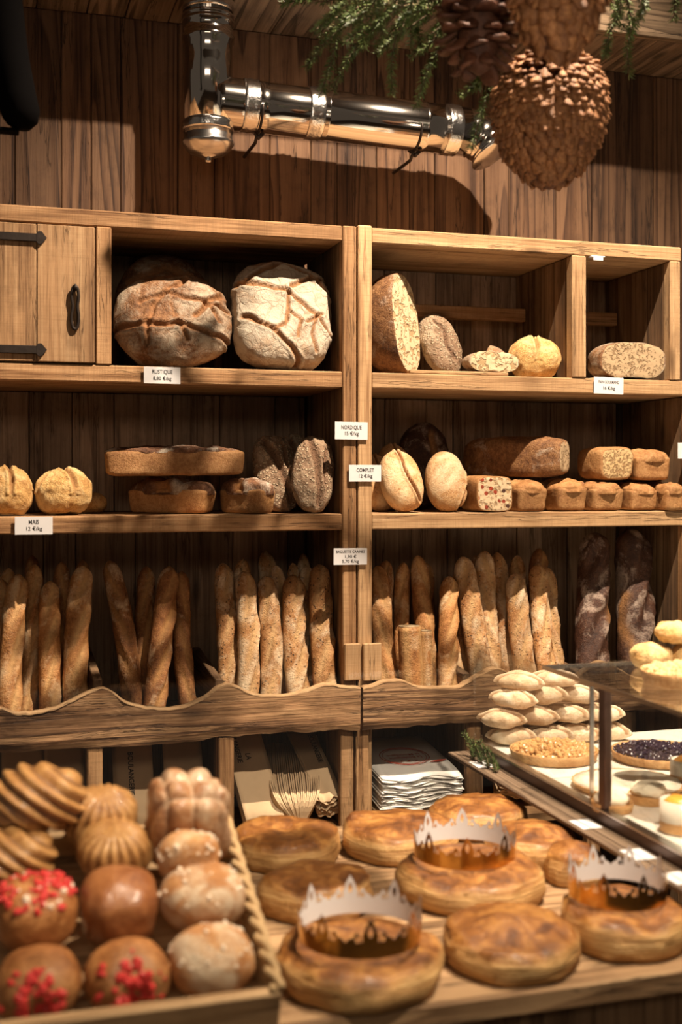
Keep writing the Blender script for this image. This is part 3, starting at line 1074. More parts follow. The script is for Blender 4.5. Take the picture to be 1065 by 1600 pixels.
# --- middle right row
M = mpp(627, 3.17)
csl = [([(.05, 1.0), (-.02, .3), (.12, -.15), (.45, -.75)], .055, .012)]
CG = 'wholemeal ovals beside the COMPLET card'
bread('wholemeal_loaf', loaf((33.5 * M, 50 * M, .048), 2.25, 32, -.7, .003, 14, 2, csl), CR_COMP, 627, 3.175, ZM, 'oval wholemeal loaf with one deep slash beside the COMPLET card', group=CG, rots=[('Z', 8), ('X', 70)])
bread('wholemeal_loaf', loaf((33 * M, 50 * M, .048), 2.15, 32, -.7, .003, 14, 52, [([(1.05, .45), (.95, -.2), (.5, -.9)], .05, .010)]), CR_COMP, 697, 3.175, ZM, 'smooth oval wholemeal loaf beside the sliced fruit bread', group=CG, rots=[('Z', -3), ('X', 70)])
bread('wholemeal_loaf', loaf((31 * M, 46 * M, .045), 2.25, 28, -.7, .003, 14, 62, csl), CR_COMP, 594, 3.235, ZM, 'oval wholemeal loaf half hidden behind the COMPLET card', group=CG, rots=[('Z', 10), ('X', 74)], dx=.004)
bread('wholemeal_loaf', loaf((31 * M, 56 * M, .045), 2.25, 28, -.7, .003, 14, 72, csl), CR_COMP, 619, 3.345, ZM, 'oval wholemeal loaf in shadow behind the slashed one', group=CG, rots=[('Z', 6), ('X', 76)])
bread('rye_loaf', loaf((48 * M, 74 * M, .050), 2.3, 30, -.7, .010, 14, 5, [([(.1, .7), (.25, .2), (.8, -.2)], .10, .012)]), CR_DARK, 664, 3.385, ZM, 'big dark rye loaf standing at the back above the wholemeal loaves', rots=[('Z', -8), ('X', 80)])

FG = 'small tin loaves in a row on the middle right shelf'
M = mpp(752, 3.16)
halfloaf('fruit_bread', (31 * M, .085, 28 * M), 5, 28, 5, 1, -.75, -1, CR_TIN, CRUMB3, 752, 3.18, ZM, 'sliced fruit bread with red and dark fruit in the cut face', (), 0, flat=-.97, inset=.95)


def minitin(px, wpx, hpx, Y, seed, label, zoff=0., deep=.085, rz=0., topm=None, split=True):
    m = mpp(px, Y)
    return tin('small_tin_loaf', (wpx / 2 * m, deep, hpx * .40 * m), seed, CR_TIN, topm or CR_TIN, px, Y, ZM, label, [('Z', rz)], zoff, split, .72, FG)


minitin(814, 51, 46, 3.19, 3, 'small tin loaf with two peaks, next to the fruit bread')
minitin(875, 53, 47, 3.19, 13, 'small tin loaf under the cut end of the long loaf')
minitin(930, 56, 43, 3.19, 23, 'small tin loaf under the loaf with the speckled cut face')
minitin(985, 49, 41, 3.19, 33, 'small tin loaf under the upper right small loaf')
minitin(1032, 40, 42, 3.165, 43, 'small tin loaf at the right end, partly out of the picture')
M = mpp(945, 3.2)
halfloaf('sliced_loaf', (33 * M, .075, 26 * M), 4.2, 28, 15, 1, -.8, -1, CR_TIN, CRUMB2, 944, 3.20, ZM, 'loaf with speckled cut face on top of the small tin loaves', [('Z', 8)], .091, flat=-.97)
minitin(1003, 60, 46, 3.20, 53, 'small tin loaf resting on top at the right, beside the sliced loaf', .0905, rz=-6, deep=.08)
M = mpp(815, 3.2)
halfloaf('long_cut_loaf', (88 * M, .050, 32 * M), 4.0, 34, 25, 0, .93, 1, CR_BROWN, CRUMB4, 806, 3.26, ZM, 'long dark-crusted loaf with cut end lying on the small tin loaves', [('Z', -50)], .098, scores=[([(-1, 0), (-.3, .2), (.4, -.1), (1, .1)], .12, .008)], flat=-.95)

# --- baguettes


def baguette(xt, yt, xb, wpx, layer, mat, seed, yb=None, nm='baguette'):
    r = random.Random(seed)
    Yt = 3.235 + .075 * layer
    Yb = 3.115 + .075 * layer
    top = at(xt, yt, Yt)
    bot = Vector((X(xb, Yb), Yb, ZB + .004))
    L = (top - bot).length
    rad = wpx / 2 * mpp(xt, Yt)
    m, seg = 44, 26
    t = np.linspace(0, 1, m)
    tt = np.concatenate([np.linspace(0, .06, 8, endpoint=False), np.linspace(.06, .94, m - 16), np.linspace(.94, 1, 9)[1:]])
    m = len(tt)
    pr = np.sqrt(np.clip(1 - np.clip((.085 - tt) / .085, 0, 1) ** 2, .0, 1)) * np.clip(1 - np.clip((tt - .87) / .13, 0, 1) ** 2.4, 0, 1) ** .6
    pr = np.maximum(pr, .12) * (.93 + .07 * np.sin(math.pi * tt))
    ax = np.array((top - bot)[:])
    bend = r.uniform(-.016, .016)
    path = np.array(bot[:])[None] + tt[:, None] * ax[None]
    path[:, 0] += bend * np.sin(math.pi * tt)
    path[:, 1] += .008 * np.sin(math.pi * tt)
    V, Fc = tube(path, rad * pr, seg)
    ph = np.tile(np.arange(seg) / seg * 2 * math.pi, m)
    ph = (ph + math.pi) % (2 * math.pi) - math.pi
    T = np.repeat(tt, seg)
    cen = np.repeat(path, seg, 0)
    N = V - cen
    N /= np.linalg.norm(N, axis=1)[:, None] + 1e-9
    ns = 3 + (seed % 2)
    s = np.zeros(len(V))
    dsp = .10 * rad * fbm(V * 30 + seed, 3)
    off = r.uniform(-.5, .5)
    for k in range(ns):
        c = (k + .5) / ns
        u = (T - c) / (.62 / ns)
        line = off + u * .75 * (1 if seed % 3 else -1)
        d = np.abs(ph - line)
        m_ = np.exp(-(d / .33) ** 2) * np.clip(1.15 - u ** 2, 0, 1)
        s = np.maximum(s, m_)
        dsp = dsp - .26 * rad * m_ + .24 * rad * np.exp(-((ph - line - .55) / .22) ** 2) * np.clip(1.1 - u ** 2, 0, 1)
    endf = np.repeat(pr, seg)
    V = V + N * (dsp * endf)[:, None]
    V[:, 2] = np.maximum(V[:, 2], ZB + .001)
    return V, Fc, {'score': np.clip(s * 1.0, 0, 1)}


BG = [  # xt, yt, xb, w, layer, kind
    ('far left', [(2, 905, -12, 30, .7, 0), (14, 888, 2, 30, 1.6, 0), (27, 897, 12, 35, 0, 0), (54, 882, 42, 30, .75, 0), (50, 868, 60, 26, 2.0, 1), (78, 908, 79, 33, 0, 0), (96, 878, 98, 28, 1.3, 1), (129, 884, 118, 37, 0, 0), (140, 876, 135, 26, 1.4, 1)]),
    ('half-empty second', [(170, 876, 208, 33, .5, 1), (229, 885, 228, 29, 1.1, 1), (260, 885, 232, 34, .2, 1), (284, 893, 297, 28, .7, 1)]),
    ('seeded third', [(343, 880, 352, 31, .6, 2), (380, 873, 384, 28, 1.8, 2), (371, 893, 374, 33, 0, 2), (414, 860, 416, 27, 2.4, 2), (403, 900, 408, 34, 0, 2), (432, 884, 430, 28, .95, 2), (446, 898, 457, 35, 0, 2), (473, 865, 474, 22, 2.3, 2), (457, 880, 470, 22, 1.9, 2), (480, 884, 484, 29, 1.0, 2), (500, 882, 511, 37, 0, 2)]),
    ('right-hand', [(590, 884, 607, 33, .2, 0), (603, 876, 613, 30, 1.1, 1), (624, 879, 634, 25, 1.0, 0), (650, 868, 672, 29, .75, 0), (666, 880, 668, 24, 1.9, 1), (692, 873, 688, 33, .1, 0), (707, 892, 716, 25, .95, 0), (722, 870, 757, 36, .2, 2), (742, 868, 768, 26, 1.6, 1), (757, 862, 776, 33, .15, 2), (776, 863, 801, 26, 1.0, 2), (808, 868, 806, 27, 1.8, 2), (804, 896, 828, 34, .1, 2), (833, 857, 838, 29, 1.7, 1), (839, 882, 859, 30, .2, 2), (866, 876, 888, 29, .1, 2)]),
]
ORD = ['first', 'second', 'third', 'fourth', 'fifth', 'sixth', 'seventh', 'eighth', 'ninth', 'tenth', 'eleventh', 'twelfth', 'thirteenth', 'fourteenth', 'fifteenth', 'sixteenth', 'seventeenth']
KIND = {0: (CR_BAG, 'golden baguette'), 1: (CR_BAGD, 'dark-baked baguette'), 2: (CR_SEED, 'seed-speckled baguette')}
sd = 3
# cut halves in front
for (xt, yt, xb, wd, lb) in ((639, 979, 645, 37, 'wide cut half baguette standing in front, cut end up, below the MAIS-height shelf'), (664, 986, 666, 22, 'narrow cut half baguette standing beside the wider cut half')):
    sd += 1
    Yt = 3.125
    top, bot = at(xt, yt, Yt), Vector((X(xb, 3.11), 3.112, ZB))
    rad = wd / 2 * mpp(xt, Yt)
    path = np.array([np.array(bot[:]) + (np.array(top[:]) - np.array(bot[:])) * t for t in np.linspace(0, 1, 20)])
    V, Fc = tube(path, rad * np.array([.8] + [1] * 19), 24)
    V = V + np.repeat(.05 * rad * fbm(V * 30 + sd, 3), 1)[:, None] * np.array((1, .5, 0))
    V[:, 2] = np.maximum(V[:, 2], ZB + .001)
    register(V, Fc)
    e = tag(empty('half_baguette', bot), lb.replace(' below the MAIS-height shelf', '').rstrip(','), 'baguette', 'cut half baguettes')
    ph = np.tile(np.arange(24) / 24 * 2 * math.pi, 20)
    obj('crust', V, Fc, CR_BAG, e, {'score': np.exp(-(np.minimum(np.abs(ph - .9), np.abs(ph - 5.6)) / .35) ** 2)})
    c = np.array(top[:])
    W = np.array([c + np.array((0, 0, .0035))] + [c + np.array((math.cos(k / 24 * 6.2832) * rad * .9, math.sin(k / 24 * 6.2832) * rad * .9, .0025)) for k in range(24)])
    obj('crumb_face', W, [(0, 1 + k, 1 + (k + 1) % 24) for k in range(24)], CRUMB, e)
for comp, lst in BG:
    for i, (xt, yt, xb, wd, ly, kd) in enumerate(sorted(lst)):
        sd += 1
        V, Fc, A = baguette(xt, yt, xb, wd, ly, None, sd)
        V = fit(V, Fc, .02, .05)
        register(V, Fc)
        o = obj('baguette', V, Fc, KIND[kd][0], None, A, base=True)
        where = 'standing at the back' if ly > .9 else 'standing in front'
        tag(o, f'{KIND[kd][1]} {where}, {ORD[i]} top from the left in the {comp} crate', 'baguette', 'baguettes in the ' + comp + ' crate')
# long dark rye loaves
for (xt, yt, xb, wd, ly, lb, s) in ((930, 832, 924, 50, .55, 'long dark rye loaf on the left of the pair at lower right', 5), (985, 826, 992, 54, .45, 'long dark rye loaf on the right of the pair at lower right', 8)):
    V, Fc, A = baguette(xt, yt, xb, wd, ly, None, 60 + s)
    Yt = 3.235 + .075 * ly
    V = V + settle([(V, Fc)], .012, .05)
    register(V, Fc)
    c = at(xt, 940, Yt - .05)
    sgn = 1 if s == 5 else -1
    A['score'] = np.exp(-((V[:, 0] - c.x - sgn * .040 - .012 * np.sin((V[:, 2] - c.z) * 30)) / .011) ** 2) * (V[:, 1] < np.median(V[:, 1])) * (V[:, 2] < c.z + .03) * (V[:, 2] > c.z - .20)
    o = obj('rye_baton', V, Fc, CR_DARK, None, A, base=True)
    tag(o, lb, 'bread', 'long rye loaves')

# ------------------------------------------------------------------ steel duct on the plank wall
YP = 3.335
t0 = at(325, 235, YP)
RP = 38 * mpp(325, YP)
duct = tag(empty('ventilation_duct', (t0.x, YP, t0.z)), 'polished steel ventilation duct with foil-taped joints on the plank wall', 'duct')


def pz(y):
    return at(325, y, YP).z


def ring_path(x, y, z, prof):
    V, Fc = lathe(prof, 48)
    return V + np.array((x, y, z)), Fc


ztop = CEIL - .002
prof = []
for z, r in ((pz(212), 1.0), (pz(100), 1.0), (pz(98), 1.0), (pz(92), 1.0), (pz(70), 1.0), (pz(66), 1.07), (pz(58), 1.07), (pz(57), 1.02), (pz(40), 1.02), (pz(39), 1.07), (pz(35), 1.07), (pz(34), 1.02), (pz(31), 1.02), (pz(30), 1.07), (pz(26), 1.07), (pz(25), 1.02), (ztop, 1.02)):
    prof.append((RP * r, z))
obj('vertical_pipe', *ring_path(t0.x, YP, 0, prof), CHROME, duct)
V, Fc = ring_path(t0.x, YP, 0, [(RP * 1.04, pz(20)), (RP * 1.06, pz(14)), (RP * 1.045, pz(8)), (RP * 1.06, pz(2)), (RP * 1.04, pz(-4))])
obj('foil_wrap', V, Fc, FOIL, duct)
V, Fc = ring_path(t0.x, YP, 0, [(RP * .12, pz(254)), (RP * .14, pz(248)), (RP * .10, pz(246.5)), (RP * .45, pz(244)), (RP * .80, pz(239)), (RP * .98, pz(230)), (RP * 1.06, pz(226)), (RP * 1.06, pz(222)), (RP * 1.0, pz(220)), (RP * 1.0, pz(200)), (RP * 1.04, pz(197)), (RP * 1.04, pz(194))])
obj('end_cap', V, Fc, STEEL, duct)
V, Fc = ring_path(t0.x, YP, 0, [(RP * 1.03, pz(206)), (RP * 1.06, pz(203)), (RP * 1.04, pz(198)), (RP * 1.06, pz(194)), (RP * 1.03, pz(191))])
obj('foil_wrap', V, Fc, FOIL, duct)
h0 = np.array(at(340, 160, YP)[:])
h1 = np.array(at(722, 206, YP)[:])
hd = (h1 - h0)
RH = 40 * mpp(375, YP)


def hp(px):
    a = X(px, YP)
    return h0 + hd * (a - h0[0]) / hd[0]


def hpipe(name, stations, mat):
    path = np.array([hp(p) for p, r in stations])
    return obj(name, *tube(path, [RH * r for p, r in stations], 48), mat, duct)


# branch collar of the tee, then the long run in three lengths
hpipe('tee_branch', [(333, 1.0), (345, 1.0), (372, .99), (388, .99)], CHROME)
hpipe('horizontal_pipe', [(397, .98), (398, 1.0), (415, 1.0), (416, .985), (505, .985), (506, 1.0), (507, 1.0), (508, .985), (655, .985), (656, 1.01), (662, 1.01), (663, .985), (727, .985)], CHROME)
for a, b in ((376, 400), (476, 500), (690, 712)):
    hpipe('foil_wrap', [(a, 1.0), (a + 2, 1.035), (a + 5, 1.02), (a + (b - a) * .5, 1.05), (b - 6, 1.015), (b - 2, 1.04), (b, 1.0)], FOIL)
# elbow that turns down and forward, with a flared rim
e0 = hp(725)
ex = hd / np.linalg.norm(hd)
pth, rr = [], []
dn = np.array((.25, -.35, -.90))
dn /= np.linalg.norm(dn)
for i in range(14):
    t = i / 13
    a = t * math.radians(78)
    pth.append(e0 + .075 * (math.sin(a) * ex + (1 - math.cos(a)) * dn))
    rr.append(RH * (.985 + (.03 if i % 4 == 3 else 0)))
V, Fc = tube(pth, rr, 40, cap=False)
obj('elbow', V, Fc, CHROME, duct)
tang = (np.array(pth[-1]) - np.array(pth[-2]))
tang /= np.linalg.norm(tang)
rimp = [np.array(pth[-1]) + tang * s for s in (-.004, 0, .006, .010, .006)]
V, Fc = tube(rimp, [RH, RH * 1.10, RH * 1.10, RH * 1.04, RH * .94], 40, cap=False)
obj('flared_rim', V, Fc, STEEL, duct)
for p in (402, 646):
    q = hp(p)
    r = RH
    arc = [(q[0], q[1] + math.sin(a) * (r + .003), q[2] - math.cos(a) * (r + .003)) for a in np.linspace(-1.4, 1.4, 15)]
    g1 = tube(arc, .004, 6)
    g2 = tube([(q[0], q[1], q[2] - r - .004), (q[0], q[1] + .03, q[2] - r - .022), (q[0], YB - .002, q[2] - r - .022)], .005, 8)
    g3 = tube([(q[0] + .014, q[1] - .012, q[2] - r - .004), (q[0] - .002, q[1] - .01, q[2] - r - .020)], .006, 8)
    obj('bracket', *join([g1, g2, g3]), IRON, duct)

# black spotlight at top left
YS = 2.7
lamp = tag(empty('ceiling_spotlight', at(20, -60, YS)), 'black ceiling spotlight cut off at the top left corner', 'spotlight')
m_ = mpp(20, YS)
ps = [at(-6, -160, YS), at(-2, -60, YS), at(5, 20, YS), at(14, 90, YS), at(25, 150, YS), at(33, 178, YS), at(35, 192, YS), at(35, 202, YS)]
obj('housing', *tube([p[:] for p in ps], [30 * m_, 31 * m_, 31 * m_, 30.5 * m_, 31 * m_, 29.5 * m_, 24 * m_, 12 * m_], 28), BLACK, lamp)
p = at(-30, 201, YS)
box('arm', p.x - .1, at(30, 0, YS).x, YS - .02, YS + .02, p.z - .004, p.z + .003, BLACK, lamp)
p = at(-8, -160, YS)
box('ceiling_mount', p.x - .03, p.x + .03, YS - .03, YS + .03, p.z - .01, CEIL2 - .001, BLACK, lamp)

# ------------------------------------------------------------------ hanging cones and fir garland
CONE = crust('cone_scale_brown', (.085, .030, .011), (.21, .088, .032), (.38, .18, .070), (.3, .2, .1), 0, nscale=40., bumps=.4, rough=.55)
CONED = crust('dark_cone_scale', (.040, .014, .008), (.085, .030, .015), (.14, .055, .028), (.3, .2, .1), 0, nscale=30., bumps=.4, rough=.55)
TWINE = plain('brown_twine', (.10, .06, .03), .9)


def scale_mesh(name, L, W, T, mat, curl=.3):
    """one overlapping cone scale: x across, y outward, z towards the tip of the cone (down)"""
    V, Fc = [], []
    rows = [(0, .6), (.35, 1.0), (.7, 1.02), (.92, .75), (1.0, .35)]
    for (t, wv) in rows:
        for s in (-1, -.5, 0, .5, 1):
            V.append((s * W * wv, curl * L * t * t + T * (1 - s * s) * (1.0 - .3 * t), -L * t))
    n = len(rows) * 5
    for (t, wv) in rows:
        for s in (-1, -.5, 0, .5, 1):
            V.append((s * W * wv * .9, curl * L * t * t - T * .6, -L * t))
    for i in range(len(rows) - 1):
        for j in range(4):
            a = i * 5 + j
            Fc.append((a, a + 5, a + 6, a + 1))
            Fc.append((n + a + 1, n + a + 6, n + a + 5, n + a))
    for j in range(4):
        a = (len(rows) - 1) * 5 + j
        Fc.append((a, n + a, n + a + 1, a + 1))
    for i in range(len(rows) - 1):
        a = i * 5
        Fc.append((a, n + a, n + a + 5, a + 5))
        a = i * 5 + 4
        Fc.append((a, a + 5, n + a + 5, n + a))
    return mesh(name, V, Fc, None, mat)


def k_(n):
    return n


def cone(c, prof, rows, sc_L, sc_W, T, mat, label, seed, curl, tilt, jit=.25):
    """prof(t) -> (radius, z) from top t=0 to tip t=1"""
    r = random.Random(seed)
    top = Vector(c) + Vector((0, 0, prof(0)[1]))
    e = tag(empty('pine_cone', c), label, 'pine cone', 'hanging pine cones')
    core = [(max(prof(t)[0] * .86, .002), prof(t)[1]) for t in np.linspace(1, 0, 16)]
    V, Fc = lathe(core, 24)
    obj('core', V + np.array(c[:]), Fc, CONED, e)
    obj('hanging_cord', *tube([(top.x, top.y, top.z - .01), (top.x, top.y, CEIL2 - .001)], .003, 6), TWINE, e)
    me = [scale_mesh('scale', sc_L * k, sc_W * k, T, mat, curl) for k in (.85, 1.0, 1.15)]
    jobs = []
    for i in range(rows):
        t = (i + .3) / rows
        rad, z = prof(t)
        n = max(3, int(2 * math.pi * rad / (sc_W * 1.55)))
        r2, z2 = prof(min(t + .02, 1))
        slope = math.atan2(r2 - rad, -(z2 - z) + 1e-9)
        for j in range(n):
            a = 2 * math.pi * (j + .5 * (i % 2)) / n + r.uniform(-jit, jit) * 2 / n
            nz = z + r.uniform(-.2, .2) * sc_L * .5
            d = Vector((math.cos(a), math.sin(a), 0))
            loc = Vector(c) + d * rad * .93 + Vector((0, 0, nz + sc_L * .35))
            # local y -> outward d, local z -> up; tilt about local x
            R = Matrix((d.cross(Vector((0, 0, 1))), d, Vector((0, 0, 1)))).transposed().to_4x4()
            R = R @ Matrix.Rotation(slope + tilt + r.uniform(-.18, .18), 4, 'X') @ Matrix.Rotation(r.uniform(-.35, .35), 4, 'Y')
            tow = -Vector((c[0], c[1], 0)).normalized()
            jobs.append((-d.dot(tow), k_(len(jobs)), R, loc, r.choice(me)))
    jobs.sort(key=lambda q: (q[0], q[1]))
    for _, _, R, loc, m in jobs[:290]:
        o = bpy.data.objects.new('scale', m)
        o.rotation_euler = R.to_euler()
        put(o, e, loc)
    rest = jobs[290:]
    if rest:
        gs = []
        for _, _, R, loc, m in rest:
            V = np.array([(R @ v.co + loc)[:] for v in m.vertices])
            gs.append((V, [tuple(p.vertices) for p in m.polygons]))
        V, Fc = join(gs)
        o = obj('far_side_scales', V, Fc, mat, e)
        o['kind'] = 'stuff'
    return e


def egg(hw, ht, hb, p=2.0):
    def f(t):
        u = 1 - 2 * t
        if u > 0:
            return hw * max(0, 1 - u ** 2.6) ** .5 + .004, ht * u
        return hw * max(0, 1 - (-u) ** p) ** .62 + .004, hb * u
    return f


DC = 2.5
kc = DC / F
cone(dep(858, 178, DC), egg(86 * kc, 85 * kc, 118 * kc), 22, 18 * kc, 8.2 * kc, .0060, CONE, 'large ball-shaped cone ornament covered in small brown scales', 4, .16, .20)
DC2 = 2.15
kc = DC2 / F
cone(dep(872, -10, DC2), egg(68 * kc, 70 * kc, 108 * kc), 13, 28 * kc, 11.5 * kc, .0075, CONE, 'cone ornament with wide brown scales above the large ball-shaped one', 6, .18, .10)
DC3 = 2.36
kc = DC3 / F
cone(dep(748, 30, DC3), egg(36 * kc, 80 * kc, 88 * kc, 3.0), 8, 30 * kc, 15 * kc, .009, CONED, 'dark open pine cone hanging left of the brown ornaments', 9, .45, .95)

NEEDLE = crust('fir_needle_green', (.022, .036, .010), (.062, .092, .026), (.16, .20, .062), (.2, .25, .08), 0, nscale=60., bumps=.1, rough=.45)
BARK = plain('twig_bark', (.09, .055, .03), .85)
garland = tag(empty('fir_garland', dep(700, -60, 2.68)), 'green fir garland hanging from the ceiling above the steel duct', 'garland')


def sprig(path, seed, nlen=.013, dens=260, spread=1.0, root=garland):
    r = random.Random(seed)
    P = smooth_curve(path, 10)
    m = len(P)
    stem = obj('fir_branch', *tube(P, np.linspace(.0026, .0010, m), 6), BARK, root)
    V, Fc = [], []
    L = np.concatenate([[0], np.cumsum(np.linalg.norm(np.diff(P, axis=0), axis=1))])
    n = int(dens * L[-1] / .12)
    for i in range(n):
        s = r.random() * L[-1]
        k = min(np.searchsorted(L, s), m - 1)
        k = max(k, 1)
        t = (s - L[k - 1]) / (L[k] - L[k - 1] + 1e-9)
        p = P[k - 1] * (1 - t) + P[k] * t
        d = P[k] - P[k - 1]
        d /= np.linalg.norm(d)
        v = np.array([r.gauss(0, 1) for _ in range(3)])
        v -= d * (v @ d)
        v /= np.linalg.norm(v) + 1e-9
        v = v * spread + d * r.uniform(.3, .9)
        v /= np.linalg.norm(v)
        w_ = np.cross(v, d)
        w_ /= np.linalg.norm(w_) + 1e-9
        u2 = np.cross(v, w_)
        ln = nlen * r.uniform(.6, 1.15)
        hw = .0012
        b = len(V)
        V += [p + w_ * hw * .6, p - w_ * hw * .6, p + v * ln * .6 - w_ * hw + u2 * .0004, p + v * ln * .6 + w_ * hw + u2 * .0004, p + v * ln, p + v * ln * .5 - u2 * .0009]
        Fc += [(b, b + 1, b + 2, b + 3), (b + 3, b + 2, b + 4), (b, b + 3, b + 5), (b + 1, b + 5, b + 2), (b + 5, b + 3, b + 4), (b + 2, b + 5, b + 4)]
    o = obj('needles', V, Fc, NEEDLE, stem, smooth=False)
    o['kind'] = 'stuff'


SPR = [  # pixel polyline, distance
    ([(640, -40), (560, 20), (505, 70), (478, 105)], 1.95), ([(560, 10), (530, 50), (515, 105), (500, 150)], 1.98), ([(640, -30), (590, 40), (545, 90), (520, 140)], 2.05),
    ([(660, -30), (625, 40), (612, 90), (612, 148)], 1.93), ([(720, -20), (700, 50), (668, 110), (650, 165)], 1.90), ([(760, 100), (765, 135), (750, 180), (738, 230)], 1.86),
    ([(760, -20), (715, 20), (690, 40), (665, 60)], 1.88), ([(700, -40), (650, 10), (620, 40), (590, 70)], 2.0), ([(600, -40), (560, 0), (540, 30), (500, 60)], 2.1),
    ([(680, -40), (640, 0), (600, 30), (570, 60)], 1.92), ([(740, -40), (690, 0), (650, 40), (640, 70)], 2.02), ([(620, -50), (580, -10), (560, 30), (570, 75)], 2.02),
    ([(700, -50), (670, -10), (650, 30), (660, 80)], 2.06), ([(760, -50), (730, 0), (715, 40), (700, 75)], 2.04), ([(660, -50), (610, -10), (590, 20), (600, 60)], 1.9),
    ([(780, -10), (770, 50), (755, 110), (745, 135)], 1.84), ([(720, 90), (735, 95), (750, 120), (720, 150)], 1.85),
    ([(940, -30), (960, 20), (950, 60), (945, 90)], 1.95), ([(970, -30), (985, 30), (980, 80), (982, 118)], 1.98), ([(1000, -40), (1010, 0), (990, 40), (985, 60)], 2.03), ([(1060, -40), (1055, 0), (1052, 30)], 1.95),
    ([(1000, -40), (970, -5), (965, 25), (975, 45)], 2.0), ([(590, -40), (520, 0), (480, 0), (440, 5)], 2.1),
    ([(640, -40), (600, -5), (540, 20), (500, 40)], 2.0), ([(700, -40), (680, 10), (630, 50), (590, 85)], 1.97), ([(640, -20), (610, 20), (560, 50), (540, 65)], 1.95), ([(720, -30), (690, 20), (680, 60), (640, 90)], 2.0),
    ([(560, -40), (540, -10), (520, 20), (490, 50)], 1.93), ([(680, -50), (660, -20), (640, 10), (625, 55)], 1.9), ([(740, -50), (720, -10), (700, 20), (690, 50)], 1.92),
    ([(610, -50), (600, -20), (580, 10), (545, 40)], 1.88), ([(650, -50), (630, -20), (600, 10), (575, 30)], 1.88), ([(700, -50), (690, -20), (660, 15), (630, 30)], 1.89),
    ([(770, -50), (760, -20), (735, 10), (720, 30)], 1.86), ([(720, -50), (700, -25), (670, 0), (650, 20)], 1.87), ([(580, -50), (570, -25), (550, 0), (520, 15)], 1.9),
    ([(960, -50), (965, -20), (970, 10), (960, 40)], 1.9), ([(1020, -50), (1000, -20), (1005, 10), (1000, 30)], 1.92),
]
for i, (pp, d) in enumerate(SPR):
    r = random.Random(i)
    d += .68
    P = [np.array(dep(a, b, d + r.uniform(-.02, .02))[:]) for a, b in pp]
    sprig(P, 100 + i, nlen=.0185, dens=190)
obj('garland_pole', *tube([dep(430, -75, 2.75)[:], dep(700, -70, 2.68)[:], dep(1110, -70, 2.68)[:]], .012, 8), BARK, garland)
for px in (560, 1040):
    q = dep(px, -72, 2.68)
    obj('hanging_cord', *tube([q[:], (q.x, q.y, CEIL2 - .001)], .003, 6), TWINE, garland)

# ------------------------------------------------------------------ counter
ZC = CAMZ - .78
XP = 1.195
counter = tag(empty('display_counter', (.5, 2.1, 0)), 'rustic wooden display counter carrying the pastries in the foreground', 'counter')
yy = 1.64
for i, wd in enumerate((.20, .25, .25, .21)):
    box('counter_plank', -.35, 1.175, yy + .0008, yy + wd - .0008, ZC - .035, ZC, COUNTW, counter, .003)
    yy += wd
xx = -.35
rr_ = random.Random(3)
while xx < 1.17:
    wd = min(rr_.choice([.09, .11, .13]), 1.175 - xx)
    box('front_board', xx + .001, xx + wd - .001, 1.675, 1.695, 0, ZC - .0355, SIDEZ, counter, .002)
    xx += wd
box('back_board', -.35, 1.175, 2.52, 2.54, 0, ZC - .0355, SIDEZ, counter, .002)

GAL = None


def galette_mat():
    t = NT('galette_pastry')
    v = t.coords()
    a = t.n('ShaderNodeAttribute', attribute_name='top').outputs['Fac']
    s = t.n('ShaderNodeAttribute', attribute_name='score').outputs['Fac']
    n1 = t.noise(v, 22., 5., .6, .6)
    n2 = t.noise(v, 130., 4., .7)
    lay = t.n('ShaderNodeVectorMath', {0: v, 1: (8., 8., 330.)}, operation='MULTIPLY').outputs[0]
    nl = t.noise(lay, 1., 3., .6)
    topc = t.ramp(n1, [(.34, (.095, .029, .006)), (.5, (.25, .092, .019)), (.66, (.46, .215, .055))])
    topc = t.mix(t.math('MULTIPLY', s, .6), topc, (.14, .05, .014))
    side = t.ramp(nl, [(.3, (.30, .13, .038)), (.5, (.54, .30, .105)), (.7, (.70, .46, .20))])
    col = t.mix(a, side, topc)
    h = t.math('MULTIPLY_ADD', n2, .8, t.math('MULTIPLY_ADD', nl, t.math('MULTIPLY_ADD', a, -1.0, 1.0), t.math('MULTIPLY', n1, .6)))
    rough = t.math('MULTIPLY_ADD', a, -.22, .66)
    return t.done(col, rough, t.bump(h, .8, .005), spec=.45, Coat_Weight=t.math('MULTIPLY', a, .25), Coat_Roughness=.28)


GMAT = galette_mat()
HG = .060


